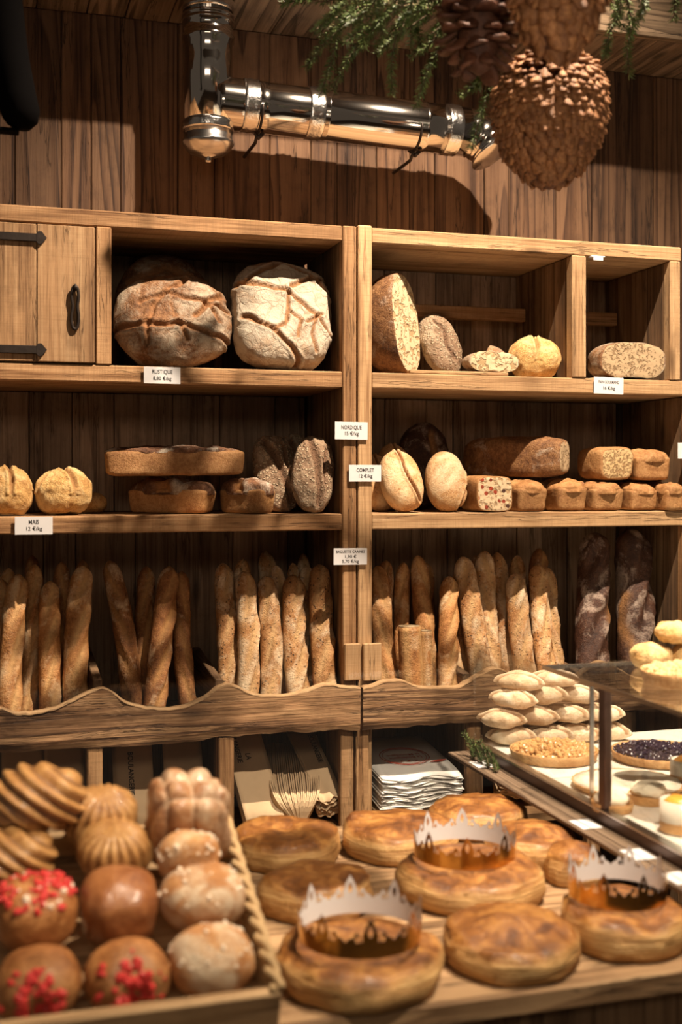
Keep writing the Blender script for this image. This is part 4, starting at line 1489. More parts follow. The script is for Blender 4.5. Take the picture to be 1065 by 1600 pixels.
def galette(xc, yb, wpx, label, seed, h=HG, dx=0., dy=0.):
    df = (CAMZ - ZC) * F / (yb - HY)
    R = 0
    for _ in range(5):
        R = wpx / 2 / F * (df + R) / 1.05
    c = dep(xc, yb, df + R)
    c = Vector((c.x + dx, c.y + dy, ZC))
    prof = [(.0, 0), (.60, 0), (.90, .0), (.965, .06), (1.0, .18), (1.02, .34), (1.02, .50), (1.005, .66), (.98, .78), (.945, .88), (.90, .95), (.84, .985), (.76, 1.01), (.66, 1.05), (.5, 1.10), (.3, 1.14), (.12, 1.15), (.01, 1.15)]
    V, Fc = lathe([(max(r, .004), z) for r, z in prof], 72)
    ang = np.arctan2(V[:, 1], V[:, 0])
    rr = np.hypot(V[:, 0], V[:, 1])
    z = V[:, 2]
    wob = 1 + .022 * np.sin(3 * ang + seed) + .015 * np.sin(7 * ang + seed * 2)
    P = np.stack([V[:, 0] * R * wob, V[:, 1] * R * wob, z * h], 1)
    swirl = ang * 6 + rr * 5.0 + .6 * np.sin(9 * rr)
    sco = (np.abs(np.sin(swirl)) < .18) * (rr < .84) * (z > .8) * (rr > .1)
    edge = np.exp(-((rr - .84) / .03) ** 2) * (z > .7)
    P[:, 2] += np.where(z > .5, .005 * fbm(P * 35 + seed * 5, 3) + .009 * vnoise(P * 13 + seed), 0) - .0015 * sco
    rad_ = .004 * vnoise(np.stack([ang * 6, z * 9, ang * 0 + seed], 1))
    P[:, 0] += rad_ * np.cos(ang) * (z > .05) * (z < .9)
    P[:, 1] += rad_ * np.sin(ang) * (z > .05) * (z < .9)
    P[:, 2] += h * .25 * (z > .3) * z * (V[:, 1] * math.sin(seed) * .15)
    topf = np.clip((z - .68 + .10 * vnoise(np.stack([ang * 3, z * 0, z * 0 + seed], 1))) / .22, 0, 1)
    c.x = min(c.x, XP - .075 - R * 1.06)
    off = settle([(P + np.array(c[:]), Fc)], .040, .030)
    c = c + Vector(off)
    register(P + np.array(c[:]), Fc)
    o = obj('king_cake', P + np.array(c[:]), Fc, GMAT, None, {'top': topf, 'score': np.maximum(sco * 1.0, edge * .7)}, base=True)
    tag(o, label, 'pastry', 'puff pastry king cakes')
    return c, R


G = {}
CAKES = {
    1: (447, 1370, 172, 'puff pastry king cake at the back left beside the pastry tray', 1),
    2: (622, 1357, 186, 'puff pastry king cake at the back below the white paper stack', 2),
    3: (822, 1318, 158, 'puff pastry king cake furthest back at right by the glass case', 3),
    4: (842, 1372, 150, 'puff pastry king cake just in front of the furthest right one', 4),
    5: (492, 1450, 182, 'puff pastry king cake behind the nearest crowned one', 5),
    6: (735, 1440, 238, 'wide puff pastry king cake with a crown in the middle row', 6),
    7: (562, 1590, 270, 'nearest puff pastry king cake with a crown, front left', 7),
    8: (797, 1546, 218, 'uncrowned puff pastry king cake at the front centre', 8),
    9: (975, 1508, 205, 'puff pastry king cake with a crown at the right edge', 9),
    10: (990, 1378, 92, 'puff pastry king cake behind the right crowned one by the glass', 10)}
for k in (7, 8, 6, 9, 5, 1, 2, 4, 3, 10):
    G[k] = galette(*CAKES[k])


def crown(gk, w_px, label, seed, per=8, dz=0., dx=0., dy=0.):
    c, R = G[gk]
    rad = w_px / 2 / F * ((c.x * st + c.y * ct))
    base = ZC + HG * 1.17 + dz
    cx, cy = c.x + dx, c.y + dy
    H = .062
    cols, rows = 44, 34
    e = tag(empty('paper_crown', (cx, cy, base)), label, 'paper crown', 'paper crowns on king cakes')
    nC = per * cols
    keep = np.zeros((nC, rows), bool)
    for i in range(nC):
        u = ((i + .5) / cols) % 1.0          # 0..1 in a period, tall point at .5
        d = abs(u - .5)
        top = .50 + .50 * max(0, 1 - d / .17) ** .75 if d < .17 else .50 + .16 * math.exp(-((d - .27) / .06) ** 2) - .10 * math.exp(-((d - .5) / .05) ** 2) - .12 * math.exp(-((d - .18) / .025) ** 2)
        for j in range(rows):
            v = (j + .5) / rows
            ok = v < top
            if abs(u - .5) / .055 + abs(v - .66) / .17 < 1:
                ok = False
            for uu in (.24, .76):
                if ((u - uu) / .045) ** 2 + ((v - .47) / .065) ** 2 < 1:
                    ok = False
            keep[i, j] = ok
    for nm, off, mat in (('foil_face', .0005, GOLD), ('paper_lining', -.0005, CARD)):
        V, Fc = [], []
        for i in range(nC):
            a = 2 * math.pi * i / nC + seed
            for j in range(rows + 1):
                q = rad * (1 + .03 * j / rows) + off
                V.append((cx + q * math.cos(a), cy + q * math.sin(a), base + H * j / rows))
        for i in range(nC):
            k = (i + 1) % nC
            for j in range(rows):
                if keep[i, j]:
                    f = (i * (rows + 1) + j, k * (rows + 1) + j, k * (rows + 1) + j + 1, i * (rows + 1) + j + 1)
                    Fc.append(f if off > 0 else f[::-1])
        V = np.array(V)
        used = np.unique(np.array([q for f in Fc for q in f]))
        mp = -np.ones(len(V), int)
        mp[used] = np.arange(len(used))
        o = obj(nm, V[used], [tuple(int(mp[q]) for q in f) for f in Fc], mat, e)
        o['label'] = 'shiny gold outside of the crown' if off > 0 else 'white paper inside of the crown'


crown(7, 190, 'gold and white paper crown on the nearest king cake', .25)
crown(6, 158, 'gold and white paper crown on the wide king cake in the middle', .05, dy=.02, dx=-.004)
crown(9, 150, 'gold and white paper crown on the king cake at the right edge', .4, dy=.02, dx=.0)

# ------------------------------------------------------------------ tilted pastry tray
TL = math.radians(19)
TX0, TX1 = -.10, .388
TY0 = 1.600
zr0 = CAMZ - .712                       # rim height at the front


def tr(x, s, h):
    """tray frame: x across, s up the slope, h above the rim plane"""
    return np.array((x, TY0 + s * math.cos(TL) - h * math.sin(TL), zr0 + s * math.sin(TL) + h * math.cos(TL)))


def trv(A):
    A = np.asarray(A, float)
    return np.stack([A[:, 0], TY0 + A[:, 1] * math.cos(TL) - A[:, 2] * math.sin(TL), zr0 + A[:, 1] * math.sin(TL) + A[:, 2] * math.cos(TL)], 1)


COLLECT[0] = True
tray = tag(empty('pastry_tray', (.15, 1.78, ZC)), 'tilted wooden tray with woven straw side holding brioches, bottom left', 'tray')
SL = .40


def tbox(name, x0, x1, s0, s1, h0, h1, mat, b=.003):
    V, Fc = boxgeo(x0, x1, s0, s1, h0, h1, b)
    return obj(name, trv(V), Fc, mat, tray, smooth=False)


tbox('front_board', TX0, TX1 + .006, -.004, .014, -.060, 0, TRAYX)
tbox('back_board', TX0, TX1, SL, SL + .014, -.06, 0, TRAYX)
tbox('tray_floor', TX0, TX1 - .002, .015, SL - .001, -.060, -.052, TRAYX)
# woven side: horizontal straw strands with uprights, and a twisted rim
STRAW = plain('woven_straw', (.46, .31, .16), .8, 0, .2, 60, .3, .4)
for i in range(6):
    ph = i * math.pi
    pts = [(TX1 + .0035 * math.sin(s / .026 * math.pi + ph), s, -.055 + .0095 * i) for s in np.linspace(.016, SL - .002, 60)]
    obj('straw_strand', *tube(trv(pts), .0048, 6), STRAW, tray)
for i in range(15):
    s = .026 + i * .026
    obj('straw_upright', *tube(trv([(TX1, s, -.056), (TX1, s, .002)]), .0035, 6), STRAW, tray)
for k in (0, 1):
    pts = [(TX1 + .006 * math.cos(s / .035 * math.pi + k * math.pi), s, .004 + .006 * math.sin(s / .035 * math.pi + k * math.pi)) for s in np.linspace(.0, SL + .01, 90)]
    obj('twisted_rim', *tube(trv(pts), .0062, 8), STRAW, tray)
# wedge under the tray
pz0 = tr(0, SL, -.061)
for xx_ in (TX0 + .03, .15, TX1 - .03):
    A = tr(xx_, .06, -.061)
    B = tr(xx_, SL - .02, -.061)
    V = []
    for dx_ in (-.012, .012):
        V += [(xx_ + dx_, A[1], ZC + .0005), (xx_ + dx_, B[1], ZC + .0005), (xx_ + dx_, B[1], B[2]), (xx_ + dx_, A[1], max(A[2], ZC + .002))]
    obj('wedge_support', V, [(0, 1, 2, 3), (7, 6, 5, 4), (0, 4, 5, 1), (1, 5, 6, 2), (2, 6, 7, 3), (3, 7, 4, 0)], TRAYX, tray, smooth=False)

COLLECT[0] = False
BRI = crust('brioche_crust', (.17, .055, .014), (.34, .130, .038), (.50, .235, .080), (.66, .42, .20), 0, nscale=11., bumps=.5, rough=.5, spec=.4, coat=.05)
BRID = crust('dark_brioche_crust', (.16, .050, .018), (.27, .095, .032), (.40, .165, .058), (.5, .28, .1), 0, nscale=9., bumps=.25, rough=.35, spec=.5, coat=.2)
SUGB = crust('sugared_brioche_crust', (.28, .11, .036), (.44, .20, .072), (.56, .31, .13), (.6, .4, .2), .42, (.66, .53, .38), 13., bumps=.7)
ROLL = crust('laminated_roll_crust', (.28, .12, .036), (.45, .225, .072), (.58, .33, .125), (.22, .10, .035), 0, nscale=16., bumps=.4, rough=.45, coat=.15)
PULL = crust('pull_apart_crust', (.20, .075, .030), (.38, .17, .072), (.58, .32, .155), (.76, .55, .36), .18, (.74, .56, .38), 10., bumps=.5, rough=.35, coat=.3)
PRAL = plain('red_praline', (.62, .045, .040), .45, 0, .4, 80, .3, .4)
PEARL = plain('pearl_sugar', (.86, .72, .56), .5, 0, .4, 80, .1, .3)


def bits(parent, pts, size, mat, name, seed):
    r = random.Random(seed)
    gs = []
    D, fc = csphere(2)
    for p in pts:
        s = size * r.uniform(.6, 1.25)
        P = D * s * np.array([r.uniform(.7, 1.2) for _ in range(3)])
        P = rot(rot(P, 'X', r.uniform(0, 360)), 'Z', r.uniform(0, 360))
        gs.append((P + np.array(p), fc))
    V, Fc = join(gs)
    o = obj(name, V, Fc, mat, parent, smooth=False)
    o['kind'] = 'stuff'
    return o


def bun(x, s, h, dims, mat, label, seed, k=2.3, name='brioche', extra=None, namp=.006, ns=14, n=24, tilt=19, rz=0, scores=(), post=None, cat='brioche', grp='brioches in the tray'):
    P, Fc, A = loaf(dims, k, n, -.80, namp * 1.5, ns, seed, scores)
    if post is not None:
        P, A = post(P, A, np.array(dims))
    P = rot(rot(P, 'Z', rz), 'X', tilt)
    c = tr(x, s, h)
    c = c + settle([(P + c, Fc)], .012, .022, .03)
    register(P + c, Fc)
    e = tag(empty(name, c), label, cat, grp)
    V = P + c
    obj('dough', V, Fc, mat, e, A)
    if extra:
        extra(e, V, c, np.array(dims))
    return e


def praline_top(e, V, c, dims):
    r = random.Random(int(c[0] * 1000))
    m = V[(V[:, 2] > c[2] + .30 * dims[2]) & (V[:, 1] < c[1] + dims[1] * .6)]
    pts = [m[r.randrange(len(m))] + np.array((0, 0, .001)) for _ in range(95)]
    bits(e, pts, .0058, PRAL, 'praline_pieces', 4)
    pts = [m[r.randrange(len(m))] for _ in range(18)]
    bits(e, pts, .0050, PEARL, 'sugar_pearls', 5)


def praline_core(e, V, c, dims):
    r = random.Random(int(c[0] * 999))
    f = np.array((c[0] + .004, c[1] - dims[1] * .92, c[2] - .004))
    d = np.linalg.norm((V - f) * np.array((1, .6, .75)), axis=1)
    m = V[d < .030]
    if len(m) < 4:
        m = V[np.argsort(d)[:30]]
    pts = [m[r.randrange(len(m))] + np.array((0, -.001, 0)) for _ in range(42)]
    bits(e, pts, .0068, PRAL, 'praline_pieces', 6)
    d2 = np.linalg.norm((V - f), axis=1)
    m2 = V[(d2 < .055) & (V[:, 1] < c[1])]
    if len(m2):
        bits(e, [m2[r.randrange(len(m2))] for _ in range(16)], .0052, PRAL, 'praline_pieces', 7)


def dent(P, A, dims):
    """torn opening in the front of the bun"""
    f = np.array((.004, -dims[1], -.004))
    d = np.linalg.norm((P - f) * np.array((1, .5, .75)), axis=1)
    P = P.copy()
    P[:, 1] += .022 * np.exp(-(d / .020) ** 2)
    A['score'] = np.exp(-(d / .03) ** 2)
    return P, A


def sugar(e, V, c, dims):
    r = random.Random(int(c[0] * 1234))
    m = V[(V[:, 2] > c[2] + .1 * dims[2]) & (V[:, 1] < c[1] + dims[1] * .5)]
    bits(e, [m[r.randrange(len(m))] for _ in range(24)], .0034, PEARL, 'sugar_pearls', 8)


def flutes(cnt, amp, tw=0.):
    def f(P, A, dims):
        a = np.arctan2(P[:, 1], P[:, 0])
        u = np.sin(cnt * a + tw * P[:, 2])
        rr_ = np.hypot(P[:, 0], P[:, 1])
        P = P.copy()
        P[:, 0] *= 1 + amp * u
        P[:, 1] *= 1 + amp * u
        P[:, 2] += amp * .02 * u * (rr_ > .3 * dims[0])
        A['score'] = np.clip(-u - .3, 0, 1) * .8
        return P, A
    return f


def stripes(freq, amp):
    def f(P, A, dims):
        u = np.sin(freq * (P[:, 0] * .55 + P[:, 1] * .35 + P[:, 2] * 1.0) + 4 * P[:, 0] / dims[0])
        n = P / np.linalg.norm(P, axis=1)[:, None]
        P = P + n * (amp * u)[:, None]
        A['score'] = np.clip(-u * 1.6 - .6, 0, 1)
        return P, A
    return f


def lumps(sx, amp):
    def f(P, A, dims):
        u = np.abs(np.sin(P[:, 0] * sx)) ** .6 * np.abs(np.sin((P[:, 1] + .5 * P[:, 2]) * sx * .9 + 1)) ** .6
        n = P / np.linalg.norm(P, axis=1)[:, None]
        P = P + n * (amp * (u - .4))[:, None]
        A['score'] = np.clip(.35 - u, 0, 1) * 2
        return P, A
    return f


hB = -.009
bun(.066, .078, hB, (.060, .055, .045), BRI, 'round brioche torn open with red praline, bottom left corner', 1, extra=praline_core, post=dent)
bun(.190, .078, hB, (.059, .055, .046), BRI, 'round brioche torn open with red praline, second in the front row', 2, extra=praline_core, post=dent, rz=8)
bun(.312, .078, hB, (.058, .055, .044), SUGB, 'sugar-dusted round bun at the front right corner of the tray', 3, extra=sugar)
bun(.070, .182, .028, (.061, .056, .048), BRI, 'brioche topped with red praline pieces and sugar, left edge', 4, extra=praline_top)
bun(.188, .180, .022, (.055, .054, .050), BRID, 'smooth dark brown brioche in the middle of the tray', 5, k=2.8)
bun(.306, .182, .026, (.062, .056, .043), SUGB, 'sugar-dusted bun in the second row beside the straw side', 6, extra=sugar)
bun(.032, .285, .040, (.066, .055, .045), ROLL, 'striped laminated roll at the left edge behind the praline brioche', 7, name='laminated_roll', post=stripes(260, .004), cat='pastry', grp='laminated rolls in the tray')
bun(.075, .350, .072, (.070, .052, .050), ROLL, 'striped laminated roll furthest back at the left of the tray', 8, name='laminated_roll', post=stripes(240, .0045), cat='pastry', grp='laminated rolls in the tray', n=30)
bun(.190, .272, .044, (.054, .052, .044), ROLL, 'fluted golden pastry behind the dark brown brioche', 9, name='fluted_pastry', post=flutes(18, .05, 30), cat='pastry', grp='fluted pastries in the tray', n=36)
bun(.178, .352, .056, (.052, .050, .046), ROLL, 'fluted golden pastry furthest back in the tray', 10, name='fluted_pastry', post=flutes(18, .05, -30), cat='pastry', grp='fluted pastries in the tray', n=36)
bun(.298, .318, .052, (.060, .055, .075), PULL, 'tall glazed pull-apart brioche at the back right of the tray', 11, k=3.4, name='pull_apart_brioche', post=lumps(75, .012), n=36, cat='brioche', tilt=10)
bun(.300, .240, .040, (.050, .028, .040), SUGB, 'floury bun between the pull-apart brioche and the sugared buns', 12, extra=sugar)

# ------------------------------------------------------------------ glass case on the right
ZS = CAMZ - .675
XP = 1.195
case = tag(empty('glass_case', (1.7, 2.2, 0)), 'glass pastry case with white marble base on the right', 'display case')
MARB = NT('white_marble')
_v = MARB.coords((1, 1, 1), False)
_n = MARB.noise(_v, 5., 6., .6, 1.6)
_ve = MARB.step(MARB.math('ABSOLUTE', MARB.math('SUBTRACT', _n, .5)), .03, .0)
MARB = MARB.done(MARB.mix(MARB.math('MULTIPLY', _ve, .35), (.74, .71, .64), (.38, .36, .33)), .25, spec=.4)
box('marble_slab', XP, 2.45, 1.45, 2.80, ZS - .03, ZS, MARB, case, .003)
box('side_fascia', XP - .012, XP - .0005, 1.45, 2.80, ZS - .058, ZS + .006, DARKMETAL, case, .002)
box('rail', XP - .016, XP + .006, 1.45, 2.80, ZS + .0065, ZS + .012, STEEL, case, .001)
box('ledge', XP - .072, XP - .0125, 1.50, 2.80, ZS - .028, ZS - .018, wood('ledge_wood', 'Y', (.09, .055, .035), (.19, .125, .08), (.27, .185, .12)), case, .002)
box('base_cabinet', 1.80, 2.45, 1.50, 2.78, 0, ZS - .0305, SIDEZ, case, .003)
zt = CAMZ - .410
box('side_pane', XP - .004, XP + .002, 1.46, 2.795, ZS + .0125, zt - .0085, PANE, case, 0)
box('glass_shelf', XP - .022, 2.45, 1.46, 2.36, zt - .008, zt, PANE, case, 0)
V, Fc = join([boxgeo(XP - .0225, 2.45, 2.360, 2.363, zt - .0085, zt + .0005, 0), boxgeo(XP - .0255, XP - .0225, 1.46, 2.363, zt - .0085, zt + .0005, 0)])
obj('shelf_edge_trim', V, Fc, STEEL, case, smooth=False)
q = at(947, 1200, 2.35)
pp = dep(947, 1276, XP / (st + (947 - CX) / F * ct))
box('upright_post', XP - .012, XP + .006, pp.y - .012, pp.y + .012, ZS + .0122, zt - .0085, DARKMETAL, case, .002)
pp2 = dep(925, 1270, XP / (st + (925 - CX) / F * ct))
box('pane_joint', XP - .006, XP + .003, pp2.y - .002, pp2.y + .002, ZS + .0126, zt - .0088, STEEL, case, 0)
for (px, py, lb) in ((752, 1188, 'small price tag on the ledge nearest the fir sprig'), (914, 1285, 'third small price tag from the far end on the ledge of the glass case'), (996, 1333, 'middle small price tag on the ledge of the glass case'), (1060, 1372, 'nearest small price tag on the ledge of the glass case, at the picture edge')):
    d = (XP - .045) / (st + (px - CX) / F * ct)
    c = dep(px, py, d)
    o = box('price_tag', XP - .066, XP - .022, c.y - .030, c.y + .030, ZS - .0177, ZS - .0165, CARD, None, .0003)
    tag(o, lb, 'price tag', 'small price tags on the ledge')

# front customer glass of the counter
fg = box('counter_glass', -.5, XP - .08, 1.500, 1.506, ZC - .25, CAMZ - .262, PANE, None, 0)
tag(fg, 'clear upright glass panel in front of the pastry counter', 'glass panel')
box('foot_rail', -.5, XP - .08, 1.494, 1.512, ZC - .80, ZC - .25, DARKMETAL, fg, .002)

# tarts
TCR = crust('tart_shell', (.34, .15, .05), (.50, .27, .105), (.62, .38, .18), (.4, .2, .1), 0, nscale=30., bumps=.4)
NUT = plain('caramel_nut', (.52, .285, .11), .32, 0, .5, 60, .45, .3)
ALM = plain('almond_flake', (.66, .42, .20), .6, 0, .4, 60, .3, .3)
BERRY = plain('dark_berry', (.028, .016, .030), .3, 0, .5, 40, .4, .2)
CREAM = plain('whipped_meringue', (.82, .72, .56), .6, 0, .3, 25, .1, .3)
SUGARW = crust('sugar_crusted_tart', (.52, .30, .13), (.70, .48, .26), (.82, .64, .42), (.8, .7, .5), .95, (.88, .80, .68), 22., bumps=.8)
CURD = plain('orange_curd', (.80, .36, .05), .3, 0, .5)
GLASSW = plain('milky_glass_pot', (.66, .62, .54), .2, 0, .5)


def tart(name, x, y, z, R, h, label, shell=TCR, grp=None, flutesn=30):
    e = tag(empty(name, (x, y, z)), label, 'tart', grp)
    V, Fc = lathe([(.004, 0), (R * .88, 0), (R * .93, .002), (R, h), (R * .985, h * 1.06), (R * .95, h), (R * .93, h * .75), (.004, h * .75)], 90)
    a = np.arctan2(V[:, 1], V[:, 0])
    rr_ = np.hypot(V[:, 0], V[:, 1])
    k = 1 + np.where(rr_ > R * .9, .012 * np.sin(flutesn * 2 * a), 0)
    V[:, 0] *= k
    V[:, 1] *= k
    obj('tart_shell', V + np.array((x, y, z + .0004)), Fc, shell, e, {'score': np.zeros(len(V))})
    return e


def scatter_disc(x, y, z, R, n, dome, seed):
    r = random.Random(seed)
    out = []
    for i in range(n):
        q = R * math.sqrt(r.random())
        a = r.uniform(0, 6.2832)
        out.append((x + q * math.cos(a), y + q * math.sin(a), z + dome * (1 - (q / R) ** 2) + r.uniform(-.002, .004)))
    return out


def filled(px, py, wpx, h, label, mat, seed, n, size, dome, name, zpl=ZS, fill='filling', dx=0.):
    p = onz(px, py, zpl)
    R = wpx / 2 / F * (p.x * st + p.y * ct)
    x, y = p.x + dx, p.y
    e = tart(name, x, y, zpl, R, h, label)
    bits(e, scatter_disc(x, y, zpl + h * .85, R * .93, n, dome, seed), size, mat, fill, seed)
    return e


filled(858, 1186, 138, .024, 'nut-covered tart at the back left of the marble base', NUT, 1, 420, .0068, .012, 'nut_tart', dx=.012)
filled(1030, 1187, 150, .022, 'dark berry tart at the back right of the marble base', BERRY, 2, 620, .0052, .005, 'berry_tart')
filled(1082, 1068, 160, .026, 'almond-covered tart on the glass shelf at the right edge', ALM, 3, 380, .0072, .010, 'almond_tart', zpl=zt)
# sugar tart (flat)
p = onz(972, 1232, ZS)
R = 86 / F * (p.x * st + p.y * ct)
e = tart('sugar_tart', p.x + .012, p.y, ZS, R, .014, 'flat pale sugar-dusted tart in the middle of the marble base')
V, Fc = lathe([(.004, .010), (R * .95, .010), (R * .955, .0155), (R * .7, .019), (R * .3, .0195), (.004, .0195)], 72)
V[:, 2] += .003 * fbm(V * 60, 3) * (V[:, 2] > .012)
obj('sugar_topping', V + np.array((p.x + .012, p.y, ZS)), Fc, SUGARW, e, {'score': np.zeros(len(V))})
for i, (px, py, wpx, lb) in enumerate(((938, 1268, 66, 'small meringue-topped tartlet next to the upright post'), (1012, 1254, 62, 'small meringue-topped tartlet beside the cream pot'))):
    p = onz(px, py, ZS)
    R = wpx / 2 / F * (p.x * st + p.y * ct)
    x0 = p.x + (.026 if i == 0 else 0)
    e = tart('tartlet', x0, p.y, ZS, R, .018, lb, grp='meringue tartlets', flutesn=14)
    P, fc, A = loaf((R * .85, R * .85, .017), 2, 16, -.5, .010, 40, i)
    obj('meringue_top', P + np.array((x0, p.y, ZS + .025)), fc, CREAM, e)
for i, (px, py, wpx, hh, lb) in enumerate(((1062, 1300, 62, .062, 'glass pot with pale cream and orange curd, nearest on the marble'), (1072, 1222, 50, .050, 'glass pot with pale cream at the picture edge behind the tartlets'))):
    p = onz(px, py, ZS)
    R = wpx / 2 / F * (p.x * st + p.y * ct)
    e = tag(empty('dessert_pot', (p.x, p.y, ZS)), lb, 'dessert pot', 'dessert pots on the marble')
    V, Fc = lathe([(.003, 0), (R * .9, 0), (R, .004), (R, hh), (R * .93, hh), (R * .92, hh * .9), (.003, hh * .9)], 40)
    obj('pot', V + np.array((p.x, p.y, ZS + .0004)), Fc, GLASSW, e)
    V, Fc = lathe([(.003, hh * .905), (R * .9, hh * .905), (R * .6, hh * 1.08), (.003, hh * 1.12)], 32)
    V[:, 2] += .003 * vnoise(V * 80)
    obj('curd', V + np.array((p.x, p.y, ZS)), Fc, CURD, e)
    V, Fc = lathe([(R * 1.003, .004), (R * 1.006, .006), (R * 1.006, hh * .35), (R * 1.003, hh * .37)], 40)
    obj('brown_layer', V + np.array((p.x, p.y, ZS)), Fc[:-2], TCR, e, {'score': np.zeros(len(V))})
# choux on the glass shelf
for i, (px, py, wpx, lb) in enumerate(((1017, 1052, 66, 'left crackled choux bun behind the almond tart'), (1058, 1046, 66, 'right crackled choux bun behind the almond tart'), (1052, 1018, 60, 'crackled choux bun on top of the other two'))):
    p = onz(px, 1044, zt)
    m = (p.x * st + p.y * ct) / F
    R = wpx / 2 * m
    P, fc, A = loaf((R, R, R * .62), 2.1, 20, -.8, .006, 50, i + 3)
    P = P + np.array((p.x, p.y, zt + .0005 - P[:, 2].min() + (.040 if i == 2 else 0)))
    P = P + settle([(P, fc)], .03, .03, .03 if i == 2 else 0)
    register(P, fc)
    o = obj('choux_bun', P, fc, CR_GOLD, None, A, base=True)
    tag(o, lb, 'choux bun', 'choux buns on the glass shelf')
# meringues piled at the back of the marble
MER = crust('meringue_shell', (.46, .30, .165), (.62, .45, .29), (.72, .56, .39), (.36, .20, .09), .40, (.74, .62, .47), 12., bumps=.5)


def point(U):
    f = 1 - .75 * np.abs(U[:, 0]) ** 2.2
    U[:, 1] *= f
    U[:, 2] *= .35 + .65 * f
    return U


k = 0
mm = mpp(840, 2.9)
for row, (zz, yy_, xs) in enumerate(((0, 2.742, [788, 838, 888, 938]), (.040, 2.748, [772, 822, 872, 922]), (.080, 2.752, [788, 838, 888]), (.118, 2.752, [800, 850]))):
    for j, px in enumerate(xs):
        k += 1
        r = random.Random(k)
        P, fc, A = loaf((.066, .034, .0235), 2.2, 18, -.8, .006, 30, k, [([(-.9, .1), (0, .3), (.9, .1)], .13, .007), ([(-.8, -.3), (0, -.25), (.8, -.3)], .08, .004)], point)
        P = rot(rot(P, 'X', r.uniform(-8, 12)), 'Z', -40 + r.uniform(-10, 10))
        P = P + np.array((X(px, yy_) + .02, yy_ + r.uniform(-.006, .006), ZS + .0005 - P[:, 2].min() + zz))
        P = P + settle([(P, fc)], .012, .0, .02 if row else 0)
        register(P, fc)
        o = obj('meringue', P, fc, MER, None, A, base=True)
        tag(o, f'pale meringue, {ORD[j]} from the left in ' + ('the bottom row of the pile', 'the second row of the pile', 'the third row of the pile', 'the topmost row of the pile')[row], 'meringue', 'meringues piled on the marble')
# fir sprig lying by the fascia
spg = tag(empty('fir_sprig', dep(775, 1200, 2.55)), 'small dark fir sprig on the ledge beside the marble', 'fir sprig')
for i in range(4):
    b = np.array((XP - .045, 2.56 + .045 * i, ZS - .014))
    sprig([b, b + np.array((.006, .03, .018)), b + np.array((-.006, .05, .045 + .01 * (i % 2)))], 300 + i, root=spg, dens=240)

# ------------------------------------------------------------------ paper bags on the low shelf


def sheet_stack(name, o, ux, uy, w, l, n, th, mat, label, seed, jit=.006, wav=.0, partn='paper_bag', fan=0., sharedmats=None):
    """n sheets: o = front lower left of the bottom sheet, ux across, uy along, stacked along the normal"""
    r = random.Random(seed)
    ux = np.array(Vector(ux).normalized()[:])
    uy = np.array(Vector(uy).normalized()[:])
    nz = np.cross(ux, uy)
    sheets = []
    A, Bc = 10, 8
    last = None
    for i in range(n):
        jx, jy = r.uniform(-jit, jit), r.uniform(-jit, jit)
        fa = fan * (i / n - .5)
        fx = ux * math.cos(fa) + uy * math.sin(fa)
        fy = uy * math.cos(fa) - ux * math.sin(fa)
        ph = r.uniform(0, 6)
        V, Fc = [], []
        for s in (0, 1):
            for a in range(A + 1):
                for b in range(Bc + 1):
                    u, v = a / A * w, b / Bc * l
                    ed = math.exp(-v / .03)
                    hgt = i * th + s * th * .72 + wav * ed * math.sin(a / A * 9 + ph * .15 + i * .12) * .5 - wav * ed * .35
                    vv = v + ed * .004 * math.sin(a * 1.9 + ph)
                    V.append(np.array(o) + fx * (u + jx) + fy * (vv + jy) + nz * hgt)
        N = (A + 1) * (Bc + 1)
        for a in range(A):
            for b in range(Bc):
                q = a * (Bc + 1) + b
                Fc.append((N + q, N + q + Bc + 1, N + q + Bc + 2, N + q + 1))
                Fc.append((q + 1, q + Bc + 2, q + Bc + 1, q))
        for a in range(A):
            for b, sgn in ((0, 1), (Bc, -1)):
                q = a * (Bc + 1) + b
                f = (q, q + Bc + 1, N + q + Bc + 1, N + q)
                Fc.append(f if sgn > 0 else f[::-1])
        for b in range(Bc):
            for a, sgn in ((0, -1), (A, 1)):
                q = a * (Bc + 1) + b
                f = (q, q + 1, N + q + 1, N + q)
                Fc.append(f if sgn > 0 else f[::-1])
        sheets.append((np.array(V), Fc))
    off = settle([sheets[0], sheets[n // 2], sheets[-1]], .02, .03)
    e = tag(empty(name, np.array(o) + ux * w / 2 + off), label, 'paper bags' if 'bag' in name else 'paper stack')
    for V, Fc in sheets:
        register(V + off, Fc)
        last = obj(partn, V + off, Fc, mat, e)
    return e, last, ux, uy, nz, n * th, off


def on_sheet(S, o, u, v, lift=.0015):
    e, last, ux, uy, nz, h, off = S
    return off + np.array(o) + ux * u + uy * v + nz * (h + lift)


# stack 1, beside the lower post: face up and forward
y0 = YW + .075
o1 = (X(383, y0), y0, ZL + .012)
S1 = sheet_stack('kraft_bag_stack', o1, (1, 0, 0), (-.10, .66, .72), .105, .30, 9, .004, KRAFT, 'stack of flat kraft bags printed LA BOULANGERIE, left in the lit compartment', 1, .003)
lettering('BOULANGERIE', .020, .115, on_sheet(S1, o1, .024, .235), -S1[3], S1[2], S1[1])
lettering('LA', .020, .020, on_sheet(S1, o1, .050, .195), -S1[3], S1[2], S1[1])
